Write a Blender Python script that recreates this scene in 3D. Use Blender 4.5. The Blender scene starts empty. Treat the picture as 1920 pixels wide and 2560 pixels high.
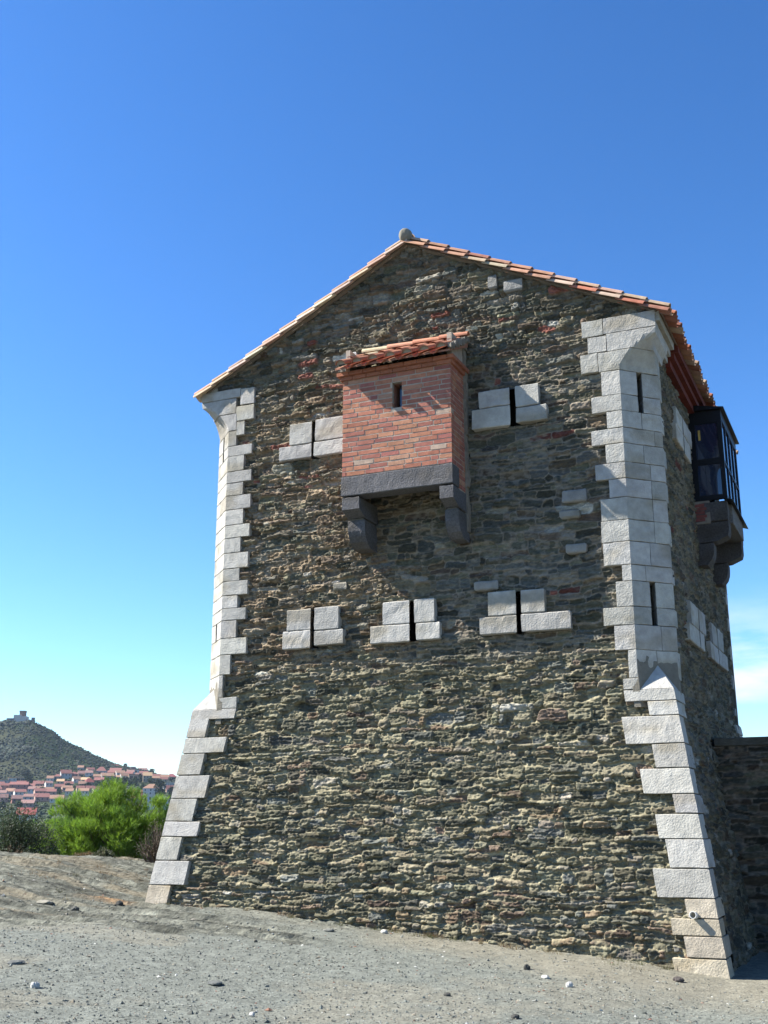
import bpy, bmesh, math, random
import numpy as np
from mathutils import Vector, Matrix
R = math.radians
sc = bpy.context.scene
COL = sc.collection
# ------------------------------------------------------------------ camera
cam = bpy.data.objects.new('camera', bpy.data.cameras.new('camera')); COL.objects.link(cam)
cam.location = (0, 0, 1.6); cam.rotation_euler = (R(90 + 15.496), 0, R(24))
cam.data.sensor_fit = 'VERTICAL'; cam.data.sensor_height = 24.0; cam.data.lens = 26.376
cam.data.clip_start = .1; cam.data.clip_end = 20000
sc.camera = cam
# ------------------------------------------------------------------ sun and sky
TO_SUN = Vector((-3.0, -1.0, 3.0)).normalized()
ELEV = math.asin(TO_SUN.z); AZ = math.atan2(TO_SUN.x, TO_SUN.y)      # clockwise from +Y
sun = bpy.data.objects.new('sun', bpy.data.lights.new('sun', 'SUN')); COL.objects.link(sun)
sun.data.energy = 5.0; sun.data.angle = R(.53); sun.data.color = (1.0, .95, .86)
sun.rotation_euler = TO_SUN.to_track_quat('Z', 'Y').to_euler()
world = bpy.data.worlds.new('World'); sc.world = world; world.use_nodes = True
def build_world():
    nt = world.node_tree; N = nt.nodes; L = nt.links
    N.clear()
    out = N.new('ShaderNodeOutputWorld'); bg = N.new('ShaderNodeBackground'); bg.inputs['Strength'].default_value = .070
    sky = N.new('ShaderNodeTexSky'); sky.sky_type = 'NISHITA'; sky.sun_disc = False
    sky.sun_elevation = ELEV; sky.sun_rotation = AZ % (2 * math.pi)
    sky.altitude = 60; sky.air_density = 1.0; sky.dust_density = .25; sky.ozone_density = 1.6
    hs = N.new('ShaderNodeHueSaturation'); hs.inputs['Saturation'].default_value = 1.11
    sc1 = N.new('ShaderNodeVectorMath'); sc1.operation = 'SCALE'; sc1.inputs['Scale'].default_value = .16; L.new(sky.outputs[0], sc1.inputs[0])
    gm = N.new('ShaderNodeGamma'); gm.inputs['Gamma'].default_value = 1.27; L.new(sc1.outputs[0], gm.inputs['Color'])
    tn = N.new('ShaderNodeVectorMath'); tn.operation = 'MULTIPLY'; tn.inputs[1].default_value = (5.8, 6.65, 7.7); L.new(gm.outputs[0], tn.inputs[0])
    L.new(tn.outputs[0], hs.inputs['Color'])
    # thin white clouds low in the sky to the right
    tc = N.new('ShaderNodeTexCoord'); sep = N.new('ShaderNodeSeparateXYZ'); L.new(tc.outputs['Generated'], sep.inputs[0])
    mp = N.new('ShaderNodeMapping'); mp.inputs['Scale'].default_value = (5.0, 5.0, 21.0); mp.inputs['Location'].default_value = (.35, 1.7, .35)
    L.new(tc.outputs['Generated'], mp.inputs[0])
    no = N.new('ShaderNodeTexNoise'); no.inputs['Scale'].default_value = 1.0; no.inputs['Detail'].default_value = 7; no.inputs['Roughness'].default_value = .58
    L.new(mp.outputs[0], no.inputs['Vector'])
    r1 = N.new('ShaderNodeValToRGB'); r1.color_ramp.elements[0].position = .50; r1.color_ramp.elements[1].position = .70
    L.new(no.outputs[0], r1.inputs[0])
    def rng(src, a, b, c, d):
        m1 = N.new('ShaderNodeMapRange'); m1.interpolation_type = 'SMOOTHSTEP'
        m1.inputs[1].default_value = a; m1.inputs[2].default_value = b; m1.inputs[3].default_value = c; m1.inputs[4].default_value = d
        L.new(src, m1.inputs[0]); return m1.outputs[0]
    def mul(a, b):
        m = N.new('ShaderNodeMath'); m.operation = 'MULTIPLY'; L.new(a, m.inputs[0]); L.new(b, m.inputs[1]); return m.outputs[0]
    z = sep.outputs['Z']; x = sep.outputs['X']
    band = mul(rng(z, .06, .11, 0, 1), rng(z, .13, .20, 1, 0))
    side = rng(x, -.20, -.13, 0, 1)
    msk = mul(mul(band, side), r1.outputs[0])
    mx = N.new('ShaderNodeMix'); mx.data_type = 'RGBA'
    L.new(msk, mx.inputs[0]); L.new(hs.outputs[0], mx.inputs[6]); mx.inputs[7].default_value = (5.0, 5.5, 6.2, 1)
    L.new(mx.outputs[2], bg.inputs['Color']); L.new(bg.outputs[0], out.inputs[0])
build_world()
sc.view_settings.view_transform = 'Standard'; sc.view_settings.look = 'None'
sc.view_settings.exposure = 1.6; sc.view_settings.gamma = 1.0; sc.view_settings.use_curve_mapping = False
sc.render.engine = 'CYCLES'

# ------------------------------------------------------------------ noise and mesh helpers
rng0 = np.random.RandomState(5)
TAB = rng0.rand(8, 256, 256)
def vnoise(x, y, s=0):
    x = np.asarray(x, float) + 1000.0 + 37.3 * s; y = np.asarray(y, float) + 1000.0 + 17.9 * s
    xi = np.floor(x).astype(int); yi = np.floor(y).astype(int); fx = x - xi; fy = y - yi
    fx = fx * fx * fx * (fx * (fx * 6 - 15) + 10); fy = fy * fy * fy * (fy * (fy * 6 - 15) + 10)
    T = TAB[s % 8]; a = xi & 255; b = (xi + 1) & 255; c = yi & 255; d = (yi + 1) & 255
    return (T[a, c] * (1 - fx) + T[b, c] * fx) * (1 - fy) + (T[a, d] * (1 - fx) + T[b, d] * fx) * fy
def fbm(x, y, s=0, o=4, g=.5):
    t = 0; a = 1.0; n = 0
    for i in range(o):
        t = t + a * vnoise(x * 2.03 ** i, y * 2.03 ** i, s + i); n += a; a *= g
    return t / n
def sstep(a, b, x):
    t = np.clip((x - a) / (b - a), 0, 1); return t * t * (3 - 2 * t)

def tag(o, label=None, cat=None, group=None, kind=None):
    if label: o['label'] = label
    if cat: o['category'] = cat
    if group: o['group'] = group
    if kind: o['kind'] = kind
    return o
def link(name, me, mat, parent=None):
    o = bpy.data.objects.new(name, me); COL.objects.link(o)
    if mat: me.materials.append(mat)
    if parent: o.parent = parent
    return o
def empty(name, loc=(0, 0, 0), rz=0):
    o = bpy.data.objects.new(name, None); COL.objects.link(o); o.location = loc; o.rotation_euler = (0, 0, rz); o.empty_display_size = .2
    return o
def raw_mesh(name, V, loops, starts, tint=None, smooth=False):
    me = bpy.data.meshes.new(name)
    V = np.asarray(V, np.float32); loops = np.asarray(loops, np.int32); starts = np.asarray(starts, np.int32)
    me.vertices.add(len(V)); me.vertices.foreach_set('co', V.ravel())
    me.loops.add(len(loops)); me.loops.foreach_set('vertex_index', loops)
    me.polygons.add(len(starts)); me.polygons.foreach_set('loop_start', starts)
    me.polygons.foreach_set('use_smooth', np.full(len(starts), bool(smooth)))
    if tint is not None:
        at = me.attributes.new('tint', 'FLOAT_COLOR', 'POINT')
        c = np.ones((len(V), 4), np.float32); c[:, :3] = tint
        at.data.foreach_set('color', c.ravel())
    me.update(calc_edges=True); me.validate()
    return me
def grid_mesh(name, P, mask=None, tint=None, smooth=True, flip=False):
    n, m = P.shape[:2]
    idx = np.arange(n * m).reshape(n, m)
    q = np.stack([idx[:-1, :-1], idx[1:, :-1], idx[1:, 1:], idx[:-1, 1:]], -1)
    if flip: q = q[..., ::-1]
    q = q[mask] if mask is not None else q.reshape(-1, 4)
    used, inv = np.unique(q, return_inverse=True)
    V = P.reshape(-1, 3)[used]; T = tint.reshape(-1, 3)[used] if tint is not None else None
    return raw_mesh(name, V, inv.ravel(), np.arange(len(q)) * 4, T, smooth)
class MB:
    def __init__(s): s.v = []; s.l = []; s.st = []; s.t = []; s.n = 0; s.nl = 0
    def add(s, V, F, tint=(.5, .5, .5)):
        V = np.asarray(V, float); s.v.append(V)
        t = np.asarray(tint, float); s.t.append(np.broadcast_to(t, (len(V), 3)))
        for f in F:
            s.st.append(s.nl); s.l.extend([i + s.n for i in f]); s.nl += len(f)
        s.n += len(V)
    def box(s, a, b, tint=(.5, .5, .5), jit=0, rnd=None):
        x0, y0, z0 = a; x1, y1, z1 = b
        V = np.array([(x0, y0, z0), (x1, y0, z0), (x1, y1, z0), (x0, y1, z0), (x0, y0, z1), (x1, y0, z1), (x1, y1, z1), (x0, y1, z1)], float)
        if jit: V = V + (rnd or NPR).uniform(-jit, jit, V.shape)
        s.add(V, [(0, 3, 2, 1), (4, 5, 6, 7), (0, 1, 5, 4), (1, 2, 6, 5), (2, 3, 7, 6), (3, 0, 4, 7)], tint)
    def build(s, name, mat, parent=None, smooth=False):
        me = raw_mesh(name, np.concatenate(s.v), s.l, s.st, np.concatenate(s.t), smooth)
        return link(name, me, mat, parent)
NPR = np.random.RandomState(11)

# ------------------------------------------------------------------ materials
def mat(name, color=None, rough=.9, var=.25, vscale=6.0, bump=.004, bscale=60.0, stretch=(1, 1, 1), spec=.25, metal=0.0, detail=5, bump2=None):
    m = bpy.data.materials.new(name); m.use_nodes = True
    nt = m.node_tree; N = nt.nodes; L = nt.links
    b = N['Principled BSDF']; b.inputs['Roughness'].default_value = rough; b.inputs['Metallic'].default_value = metal
    b.inputs['Specular IOR Level'].default_value = spec
    tc = N.new('ShaderNodeTexCoord'); mp = N.new('ShaderNodeMapping'); mp.inputs['Scale'].default_value = stretch
    L.new(tc.outputs['Object'], mp.inputs[0])
    if color is None:
        a = N.new('ShaderNodeAttribute'); a.attribute_name = 'tint'; src = a.outputs['Color']
    else:
        c = N.new('ShaderNodeRGB'); c.outputs[0].default_value = (*color, 1); src = c.outputs[0]
    n1 = N.new('ShaderNodeTexNoise'); n1.inputs['Scale'].default_value = vscale; n1.inputs['Detail'].default_value = detail; n1.inputs['Roughness'].default_value = .65
    L.new(mp.outputs[0], n1.inputs['Vector'])
    mr = N.new('ShaderNodeMapRange'); mr.inputs[1].default_value = .25; mr.inputs[2].default_value = .75
    mr.inputs[3].default_value = 1 - var; mr.inputs[4].default_value = 1 + var; L.new(n1.outputs[0], mr.inputs[0])
    vm = N.new('ShaderNodeVectorMath'); vm.operation = 'SCALE'; L.new(src, vm.inputs[0]); L.new(mr.outputs[0], vm.inputs['Scale'])
    L.new(vm.outputs[0], b.inputs['Base Color'])
    if bump:
        n2 = N.new('ShaderNodeTexNoise'); n2.inputs['Scale'].default_value = bscale; n2.inputs['Detail'].default_value = 4; n2.inputs['Roughness'].default_value = .6
        L.new(mp.outputs[0], n2.inputs['Vector'])
        bp = N.new('ShaderNodeBump'); bp.inputs['Strength'].default_value = 1.0; bp.inputs['Distance'].default_value = bump
        L.new(n2.outputs[0], bp.inputs['Height']); L.new(bp.outputs[0], b.inputs['Normal'])
        if bump2:
            n3 = N.new('ShaderNodeTexVoronoi'); n3.inputs['Scale'].default_value = bump2[1]; L.new(mp.outputs[0], n3.inputs['Vector'])
            b2 = N.new('ShaderNodeBump'); b2.inputs['Distance'].default_value = bump2[0]; L.new(n3.outputs['Distance'], b2.inputs['Height'])
            L.new(bp.outputs[0], b2.inputs['Normal']); L.new(b2.outputs[0], b.inputs['Normal'])
    return m
M = {}
M['rubble'] = mat('schist_rubble', rough=.92, var=.38, vscale=16, bump=.010, bscale=34, stretch=(.6, .6, 1.8), spec=.15)
M['lime'] = mat('limestone', rough=.93, var=.22, vscale=9, bump=.012, bscale=42, spec=.12, detail=9)
M['brick'] = mat('brick', rough=.9, var=.28, vscale=14, bump=.004, bscale=60, spec=.15, detail=7)
M['basalt'] = mat('basalt', rough=.92, var=.45, vscale=34, bump=.016, bscale=48, spec=.2)
M['tile'] = mat('roof_tile', rough=.88, var=.28, vscale=9, bump=.002, bscale=60, spec=.2)
M['mortar'] = mat('mortar', rough=.95, var=.2, vscale=12, bump=.006, bscale=50, spec=.1)
M['ground'] = mat('ground', rough=.96, var=.42, vscale=26, bump=.016, bscale=38, spec=.1, detail=8)
M['pebble'] = mat('pebble', rough=.9, var=.2, vscale=20, bump=.003, bscale=80, spec=.2)
M['terrain'] = mat('terrain', rough=1, var=.3, vscale=.05, bump=1.0, bscale=.15, spec=0)
M['steel'] = mat('dark_steel', (.006, .006, .008), rough=.45, var=.1, bump=0, spec=.2)
M['glass'] = mat('dark_glass', (.012, .022, .05), rough=.03, var=.05, bump=0, spec=1.0)
M['pane'] = mat('window_glass', (.02, .03, .05), rough=.06, var=.05, bump=0, spec=.8)
M['wood'] = mat('varnished_wood', (.45, .30, .08), rough=.5, var=.2, bump=0)
M['plastic'] = mat('grey_plastic', (.55, .55, .53), rough=.5, var=.08, bump=.001)
M['plain'] = mat('painted_plaster', rough=.9, var=.12, vscale=.8, bump=.01, bscale=6, spec=.1)
M['bark'] = mat('bark', (.10, .075, .055), rough=.95, var=.35, vscale=14, bump=.02, bscale=25)
def leaf_mat(name, trans=.35, rough=.6):
    m = bpy.data.materials.new(name); m.use_nodes = True
    nt = m.node_tree; N = nt.nodes; L = nt.links; N.clear()
    out = N.new('ShaderNodeOutputMaterial'); a = N.new('ShaderNodeAttribute'); a.attribute_name = 'tint'
    p = N.new('ShaderNodeBsdfPrincipled'); p.inputs['Roughness'].default_value = rough; p.inputs['Specular IOR Level'].default_value = .3
    tc = N.new('ShaderNodeTexCoord'); n1 = N.new('ShaderNodeTexNoise'); n1.inputs['Scale'].default_value = 2.5; L.new(tc.outputs['Object'], n1.inputs['Vector'])
    mr = N.new('ShaderNodeMapRange'); mr.inputs[3].default_value = .7; mr.inputs[4].default_value = 1.3; L.new(n1.outputs[0], mr.inputs[0])
    vm = N.new('ShaderNodeVectorMath'); vm.operation = 'SCALE'; L.new(a.outputs['Color'], vm.inputs[0]); L.new(mr.outputs[0], vm.inputs['Scale'])
    t = N.new('ShaderNodeBsdfTranslucent'); mx = N.new('ShaderNodeMixShader'); mx.inputs[0].default_value = trans
    L.new(vm.outputs[0], p.inputs['Base Color']); L.new(vm.outputs[0], t.inputs['Color'])
    L.new(p.outputs[0], mx.inputs[1]); L.new(t.outputs[0], mx.inputs[2]); L.new(mx.outputs[0], out.inputs[0])
    return m
M['leaf'] = leaf_mat('foliage'); M['needle'] = leaf_mat('needles', .4, .55); M['far_leaf'] = leaf_mat('far_foliage', .1, .8)

# ------------------------------------------------------------------ ground: near relief and far hills as one height function
HD = np.array([-math.sin(R(24)), math.cos(R(24))]); RT = np.array([math.cos(R(24)), math.sin(R(24))])
ZX = np.array([-60, -30, -20, -14, -10.5, -8.9, -8.3, -7.4, -6.3, -4.6, -3.4, -2.05, 2, 10, 40])
ZZ = np.array([2.0, 1.5, 1.1, .80, .46, .43, .395, .315, .21, .065, -.01, -.17, -.33, -.55, -1.2])
NT = [-.9, -.45, -.40, -.3366, -.3311, -.3141, -.3071, -.2999, -.2886, -.2829, -.2745, -.2611, -.2478, -.2370, -.2300, -.2247, -.2061, -.1955, -.1797, -.10, .0, .2, .9]
NS = [.03, .055, .070, .0852, .0870, .0880, .0872, .0836, .0785, .0733, .0685, .0626, .0563, .0511, .0492, .0476, .0440, .0405, .0375, .02, .0, -.02, -.03]
def far_slope(d, t):
    sil = np.interp(t, NT, NS)
    top = np.minimum(np.interp(t, [-.45, -.33, -.27, -.22, -.18, -.1], [.035, .035, .039, .038, .036, .015]), sil - .004)
    ds = [60, 150, 400, 700, 1000, 1250, 1500, 1900, 4000]
    ss = [-.13 + 0 * t, -.12 + 0 * t, -.035 + 0 * t, -.004 + 0 * t, np.minimum(.018, sil - .012), top, sil, sil * .5 - .01, -.03 + 0 * t]
    out = np.full(np.shape(d), ss[0].dtype.type(0)) if hasattr(ss[0], 'dtype') else 0
    out = np.where(d <= ds[0], ss[0], out)
    for i in range(len(ds) - 1):
        k = np.clip((d - ds[i]) / (ds[i + 1] - ds[i]), 0, 1)
        out = np.where((d > ds[i]) & (d <= ds[i + 1]), ss[i] * (1 - k) + ss[i + 1] * k, out)
    return np.where(d > ds[-1], ss[-1], out)
def rock_mask(x, y):
    """where bedrock shows through the gravel"""
    n = fbm(x * .55, y * .55, 3, 4) - .5
    left = sstep(-.9, .5, (-10.3 - x) * .8 + (y - 13.2) * .55 + n * 5.0)          # outcrop left of the tower
    left = np.maximum(left, sstep(-1.3, .9, (-8.6 - x) + (y - 11.6) * .9 + n * 7.0 - 1.6))
    patch = sstep(1.0, .55, np.hypot((x + 8.5) / 1.9, (y - 12.9) / .95) + n * 1.6)  # ribs of slate before the corner
    return np.clip(np.maximum(left, patch), 0, 1) * sstep(26, 23, x * HD[0] + y * HD[1])
def ground_z(x, y, detail=True):
    x = np.asarray(x, float); y = np.asarray(y, float)
    d = x * HD[0] + y * HD[1]; lat = x * RT[0] + y * RT[1]
    z = np.interp(x, ZX, ZZ) * np.clip(.62 + .38 * y / 14.8, .3, 1.0)
    out = sstep(-10.8, -14.0, x)
    z = z + .20 * out * np.exp(-((d - 21.0) / 5.0) ** 2) + .05 * out * (fbm(x * .5, y * .5, 4, 3) - .5) * 2
    lim = np.where(x < -9.5, 22.0, np.interp(x, [-9.5, -6], [22, 34]))
    s = np.maximum(0, d - lim); z = z - .30 * s * sstep(0, 6, s)
    if detail:
        rk = rock_mask(x, y)
        u = x + .1 * y; v = y - .02 * x
        wv = v + .35 * (fbm(u * .5, v * .5, 2, 3) - .5) + .03 * u
        q1 = wv * 1.5 + 1.3 * fbm(u * .35, v * .5, 5, 4) + .35 * fbm(u * 1.6, v * 1.6, 3, 3); q2 = wv * 4.3 + 1.7 * fbm(u * .9, v * 1.1, 6, 4); q3 = wv * 9.0 + 2.0 * fbm(u * 1.7, v * 2.1, 2, 3)
        f1 = q1 - np.floor(q1); f2 = q2 - np.floor(q2); f3 = q3 - np.floor(q3)
        a1 = sstep(.35, .65, fbm(u * .22, np.floor(q1) * 1.7, 3, 4, .6)); a2 = sstep(.35, .68, fbm(u * .45, np.floor(q2) * 1.3, 4, 4, .6)); a3 = sstep(.3, .7, fbm(u * .9, np.floor(q3) * 1.1, 7, 3))
        z = z + .55 * rk * (.11 * a1 * sstep(0, .10, f1) * (1 - f1) ** 1.5 + .060 * a2 * sstep(0, .2, f2) * (1 - f2) ** 1.2 + .034 * a3 * sstep(0, .35, f3) * (1 - f3) - .075 + .05 * (fbm(u * 5, v * 8, 4, 3) - .5) + .075 * (np.abs(fbm(u * 7, v * 19, 1, 3, .6) - .5) * -2 + .35) + .03 * (vnoise(u * 21, v * 23, 2) - .5))
        z = z + (1 - rk) * (.020 * (fbm(x * 2.2, y * 2.2, 7, 4) - .5) + .014 * (fbm(x * 11, y * 11, 0, 3) - .5)) + .05 * (fbm(x * .45, y * .45, 1, 3) - .5)
        # soil banked flat against the tower foot
    far = 1.6 + d * far_slope(np.maximum(d, 60), lat / np.maximum(d, 1))
    k = sstep(40, 70, d)
    return z * (1 - k) + np.minimum(far, 400) * k
def ground_tint(x, y, z):
    rk = rock_mask(x, y)[..., None]
    n1 = fbm(x * .8, y * .8, 2, 4)[..., None]; n2 = fbm(x * 9, y * 9, 3, 3)[..., None]; n3 = fbm(x * 30, y * 30, 5, 2)[..., None]
    gravel = np.array([.138, .147, .128]) * (.72 + .55 * n2) * (.85 + .3 * n3)
    sand = np.array([.180, .168, .130]) * (.8 + .4 * n2)
    wall_y = 14.75
    sd = sstep(.0, 2.6, y - 12.1 + (x + 5) * .22 + (n1[..., 0] - .5) * 2.5) * sstep(-9.8, -7.2, x)
    sd = np.maximum(sd, .55 * sstep(.52, .68, n1[..., 0]))[..., None] * .85
    g = gravel * (1 - sd) + sand * sd
    u = x + .1 * y; v = y - .02 * x
    wv = v + .35 * (fbm(u * .5, v * .5, 2, 3) - .5) + .03 * u
    s1 = fbm(u * .5, wv * 4.0, 5, 4, .6)[..., None]; s2 = fbm(u * 2, wv * 22, 1, 3, .65)[..., None]
    s1 = .5 * s1 + .5 * fbm(u * .9, np.floor(wv * 4.3 + 1.7 * fbm(u * .9, v * 1.1, 6, 4)) * 2.3, 1, 3)[..., None]
    rock = np.array([.118, .120, .098]) * np.clip(.0 + 1.9 * s1, .22, 2) * (.30 + 1.3 * s2) * (.55 + .9 * fbm(u * 11, v * 30, 4, 2)[..., None])
    tan = np.array([.178, .152, .105]) * (.8 + .4 * n3)
    tk = sstep(.50, .66, fbm(u * .8, wv * 3, 6, 4)[..., None]) * .55 * sstep(-9.5, -11.5, x)[..., None]
    rock = rock * (1 - tk) + tan * tk
    och = sstep(.55, .9, 1 - np.hypot((x + 11.0) / 1.5, (y - 14.6) / .8) + .8 * (n1[..., 0] - .5))[..., None] * .8
    out = g * (1 - rk) + rock * rk
    return out * (1 - och) + np.array([.22, .14, .075]) * och
def axis(parts):
    return np.unique(np.concatenate([np.arange(a, b, s) for a, b, s in parts]).round(5))
gx = axis([(-75, -30, 1.5), (-30, -19, .25), (-19, -10, .05), (-10, 1.5, .042), (1.5, 6, .25), (6, 60, 1.5)])
gy = axis([(-40, -2, 2), (-2, 6, .3), (6, 16.5, .042), (16.5, 22.5, .07), (22.5, 32, .3), (32, 80, 1.5)])
GX, GY = np.meshgrid(gx, gy, indexing='ij')
GZ = ground_z(GX, GY)
GP = np.stack([GX, GY, GZ], -1)
gd = GX * HD[0] + GY * HD[1]
tag(link('ground', grid_mesh('ground', GP, (gd < 66)[:-1, :-1], ground_tint(GX, GY, GZ), smooth=False), M['ground']), 'grey gravel and slate bedrock ground around the tower', 'ground', kind='structure')
# far hills, rings of growing distance
ang = np.radians(np.concatenate([np.arange(-170, -12, 8), np.arange(-12, 46, .12), np.arange(46, 180, 8)]) + 24)   # measured left of +Y
rad = np.concatenate([np.arange(64, 600, 14), np.arange(600, 1640, 9), np.geomspace(1640, 3600, 16)])
AA, RR = np.meshgrid(ang, rad, indexing='ij')
FX = -np.sin(AA) * RR; FY = np.cos(AA) * RR
FD = FX * HD[0] + FY * HD[1]; FL = FX * RT[0] + FY * RT[1]
def far_z(x, y):
    d = x * HD[0] + y * HD[1]; lat = x * RT[0] + y * RT[1]
    dd = np.maximum(d, 60.0)
    z = np.where(d > 30, 1.6 + dd * far_slope(dd, lat / dd), -6.0)
    return z
def hill_k(x, y):
    d = x * HD[0] + y * HD[1]; return sstep(1225, 1285, d)
FZ = far_z(FX, FY)
FZ = FZ + hill_k(FX, FY) * (1 - .8 * sstep(1440, 1500, FD)) * (5.0 * (fbm(FX * .012, FY * .012, 2, 4) - .5) * 2) - .4
fn = fbm(FX * .012, FY * .012, 4, 4)[..., None]; fn2 = fbm(FX * .05, FY * .05, 1, 3)[..., None]
hk = hill_k(FX, FY)[..., None]
FT = (np.array([.038, .042, .027]) * (1 - sstep(.40, .55, fn)) + np.array([.024, .036, .018]) * sstep(.40, .55, fn)) * (.7 + .6 * fn2)
FT = FT * hk + np.array([.036, .046, .026]) * (.6 + .7 * fn2) * (1 - hk)
tag(link('hills', grid_mesh('hills', np.stack([FX, FY, FZ], -1), None, FT, flip=False), M['terrain']), 'scrub covered hills beyond the village', 'hills', kind='structure')

# ------------------------------------------------------------------ tower
D = 15.2; ZB = 3.33; XC = -6.33; BS = .145; HX = 3.75; HY_ = 3.5; YC = D + HY_; CH = .466
def batt(z): return BS * np.maximum(0, ZB - np.asarray(z, float))
tower = empty('stone_guardhouse', (XC, YC, 0))
tag(tower, 'tall rubble stone guardhouse with pale limestone quoins and a gabled tile roof', 'building')
def part(o, parent=None):
    """hang a world-space mesh on the tower (or on one of its parts)"""
    o.parent = parent or tower
    o.matrix_parent_inverse = Matrix.Translation(-tower.location) if (parent is None) else Matrix.Identity(4)
    return o
# --- rubble masonry as real relief
def rubble(U, V, seed, step, rowh=(.046, .118), wid=(.11, .46), warp=1.0):
    """U, V grids -> height 0..1, stone id centre (su, sv), edge distance, random per stone"""
    rn = np.random.RandomState(seed)
    u0, u1, v0, v1 = U.min(), U.max(), V.min(), V.max()
    wu = U + warp * (.09 * (fbm(U * 1.6, V * 1.6, seed, 3) - .5) + .06 * (fbm(U * 7, V * 11, seed + 1, 3) - .5))
    wv = V + warp * (.17 * (fbm(U * 1.1, V * 1.5, seed + 2, 3) - .5) + .055 * (fbm(U * 6, V * 13, seed + 3, 3) - .5))
    rows = []; z = v0 - .5
    while z < v1 + .5:
        h = rn.uniform(*rowh) if rn.rand() > .12 else rn.uniform(rowh[1], rowh[1] * 1.45)
        x = u0 - .6; S = []
        while x < u1 + .6:
            w = rn.uniform(*wid) if rn.rand() > .25 else rn.uniform(wid[0] * .6, wid[0] * 1.4)
            S.append((x + w / 2, z + h / 2 + rn.uniform(-.25, .25) * h, w / 2, h / 2)); x += w
        rows.append((z, h, np.array(S))); z += h
    zs = np.array([r[0] for r in rows])
    band = np.searchsorted(zs, wv.ravel()) - 1
    fu, fv = wu.ravel(), wv.ravel(); n = len(fu)
    F1 = np.full(n, 9.0); F2 = np.full(n, 9.0); ID = np.zeros(n, int)
    allS = np.concatenate([r[2] for r in rows]); off = np.cumsum([0] + [len(r[2]) for r in rows])
    order = np.argsort(band, kind='stable'); sb = band[order]
    for b in range(len(rows)):
        a, c = np.searchsorted(sb, b), np.searchsorted(sb, b + 1)
        if a == c: continue
        pi = order[a:c]; pu = fu[pi]; pv = fv[pi]
        f1 = np.full(len(pi), 9.0); f2 = f1.copy(); ii = np.zeros(len(pi), int)
        for rr in range(max(0, b - 1), min(len(rows), b + 2)):
            S = rows[rr][2]; k = np.searchsorted(S[:, 0], pu)
            for dk in (-2, -1, 0, 1):
                q = np.clip(k + dk, 0, len(S) - 1); s = S[q]
                du = np.maximum(0, np.abs(pu - s[:, 0]) - s[:, 2] + s[:, 3]); dv = np.abs(pv - s[:, 1]) - s[:, 3] * .0
                dd = (du ** 2.6 + dv ** 2.6) ** (1 / 2.6) - s[:, 3]
                g = off[rr] + q; same = (g == ii) & (f1 < 9)
                better = (dd < f1) & ~same
                f2 = np.where(better, f1, np.where(~same & (dd < f2), dd, f2)); f1 = np.where(better, dd, f1); ii = np.where(better, g, ii)
        F1[pi] = f1; F2[pi] = f2; ID[pi] = ii
    e = (F2 - F1).reshape(U.shape); ID = ID.reshape(U.shape)
    e = np.minimum(e, .012 - 1.2 * np.minimum(F1.reshape(U.shape), .03))  # no stone grows past its own bed: gaps are mortar
    e = np.maximum(e, -.02)
    e2 = (F2 - F1).reshape(U.shape)
    return e2, F1.reshape(U.shape), ID, allS
def rubble_surface(U, V, seed, relief, zone):
    """returns outward height (metres) and colour. zone(su, sv) -> palette weights"""
    e, f1, ID, S = rubble(U, V, seed, .011)
    rn = np.random.RandomState(seed + 9); ns = len(S)
    hs = rn.uniform(.10, 1.0, ns); tu = rn.uniform(-.18, .18, ns); tv = rn.uniform(-.35, .35, ns); missing = rn.rand(ns) < .035
    hs[missing] = -.25
    su, sv = S[ID, 0], S[ID, 1]
    rel, mort, cols, mcol = zone(S[:, 0], S[:, 1], rn, U, V)
    ragged = .020 * (fbm(U * 16, V * 28, seed + 4, 3) - .5)
    prof = sstep(-.002, .020, e + ragged) * sstep(.014, -.010, f1 + ragged * .8)
    lay = fbm(U * 4 + ID * .37, V * 34 + ID * 1.7, seed + 5, 4, .6) - .5
    crag = np.abs(fbm(U * 9 + ID * .71, V * 17, seed + 1, 3, .6) - .5) * 2
    fine = fbm(U * 28, V * 52, seed + 6, 3, .6) - .5
    k = rel[ID] / .05
    h_st = hs[ID] * rel[ID] + (tu[ID] * (U - su) + tv[ID] * (V - sv)) * .6 * k + (lay * .048 - crag * .026) * k + fine * .026 * k
    ridge = fbm(U * 8, V * 12, seed + 7, 4, .6) - .5
    h_mo = mort + .050 * ridge * k + .020 * fine * k
    h_mo = h_mo + .022 * (fbm(U * 1.9, V * 2.6, seed + 5, 3) - .5); h_st = h_st + .022 * (fbm(U * 1.9, V * 2.6, seed + 5, 3) - .5)
    crack = sstep(.010, .0, np.abs(e + ragged - .004)) * sstep(.42, .58, fbm(U * 4, V * 7, seed + 2, 3))
    h = h_mo * (1 - prof) + np.maximum(h_st, h_mo - .04) * prof - crack * .022 * k
    # mortar smeared over the stones here and there
    smear = sstep(.52, .64, fbm(U * 3.2, V * 4.5, seed + 3, 4)) * sstep(.40, .6, fbm(U * 14, V * 20, seed + 1, 3)) * .62
    c_st = cols[ID] * (.66 + .68 * fbm(U * 20, V * 52, seed + 2, 3))[..., None] * (.8 + .4 * fbm(U * 60, V * 90, seed, 2))[..., None]
    c_mo = mcol * (.75 + .5 * fbm(U * 13, V * 13, seed + 3, 3))[..., None]
    p = (prof * (1 - smear))[..., None]
    return h, c_mo * (1 - p) + c_st * p
PAL = np.array([[.118, .110, .075], [.072, .070, .052], [.142, .124, .084], [.136, .102, .066], [.094, .095, .082], [.146, .126, .096], [.190, .174, .138], [.31, .295, .255], [.17, .065, .048], [.108, .080, .058]])
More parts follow.
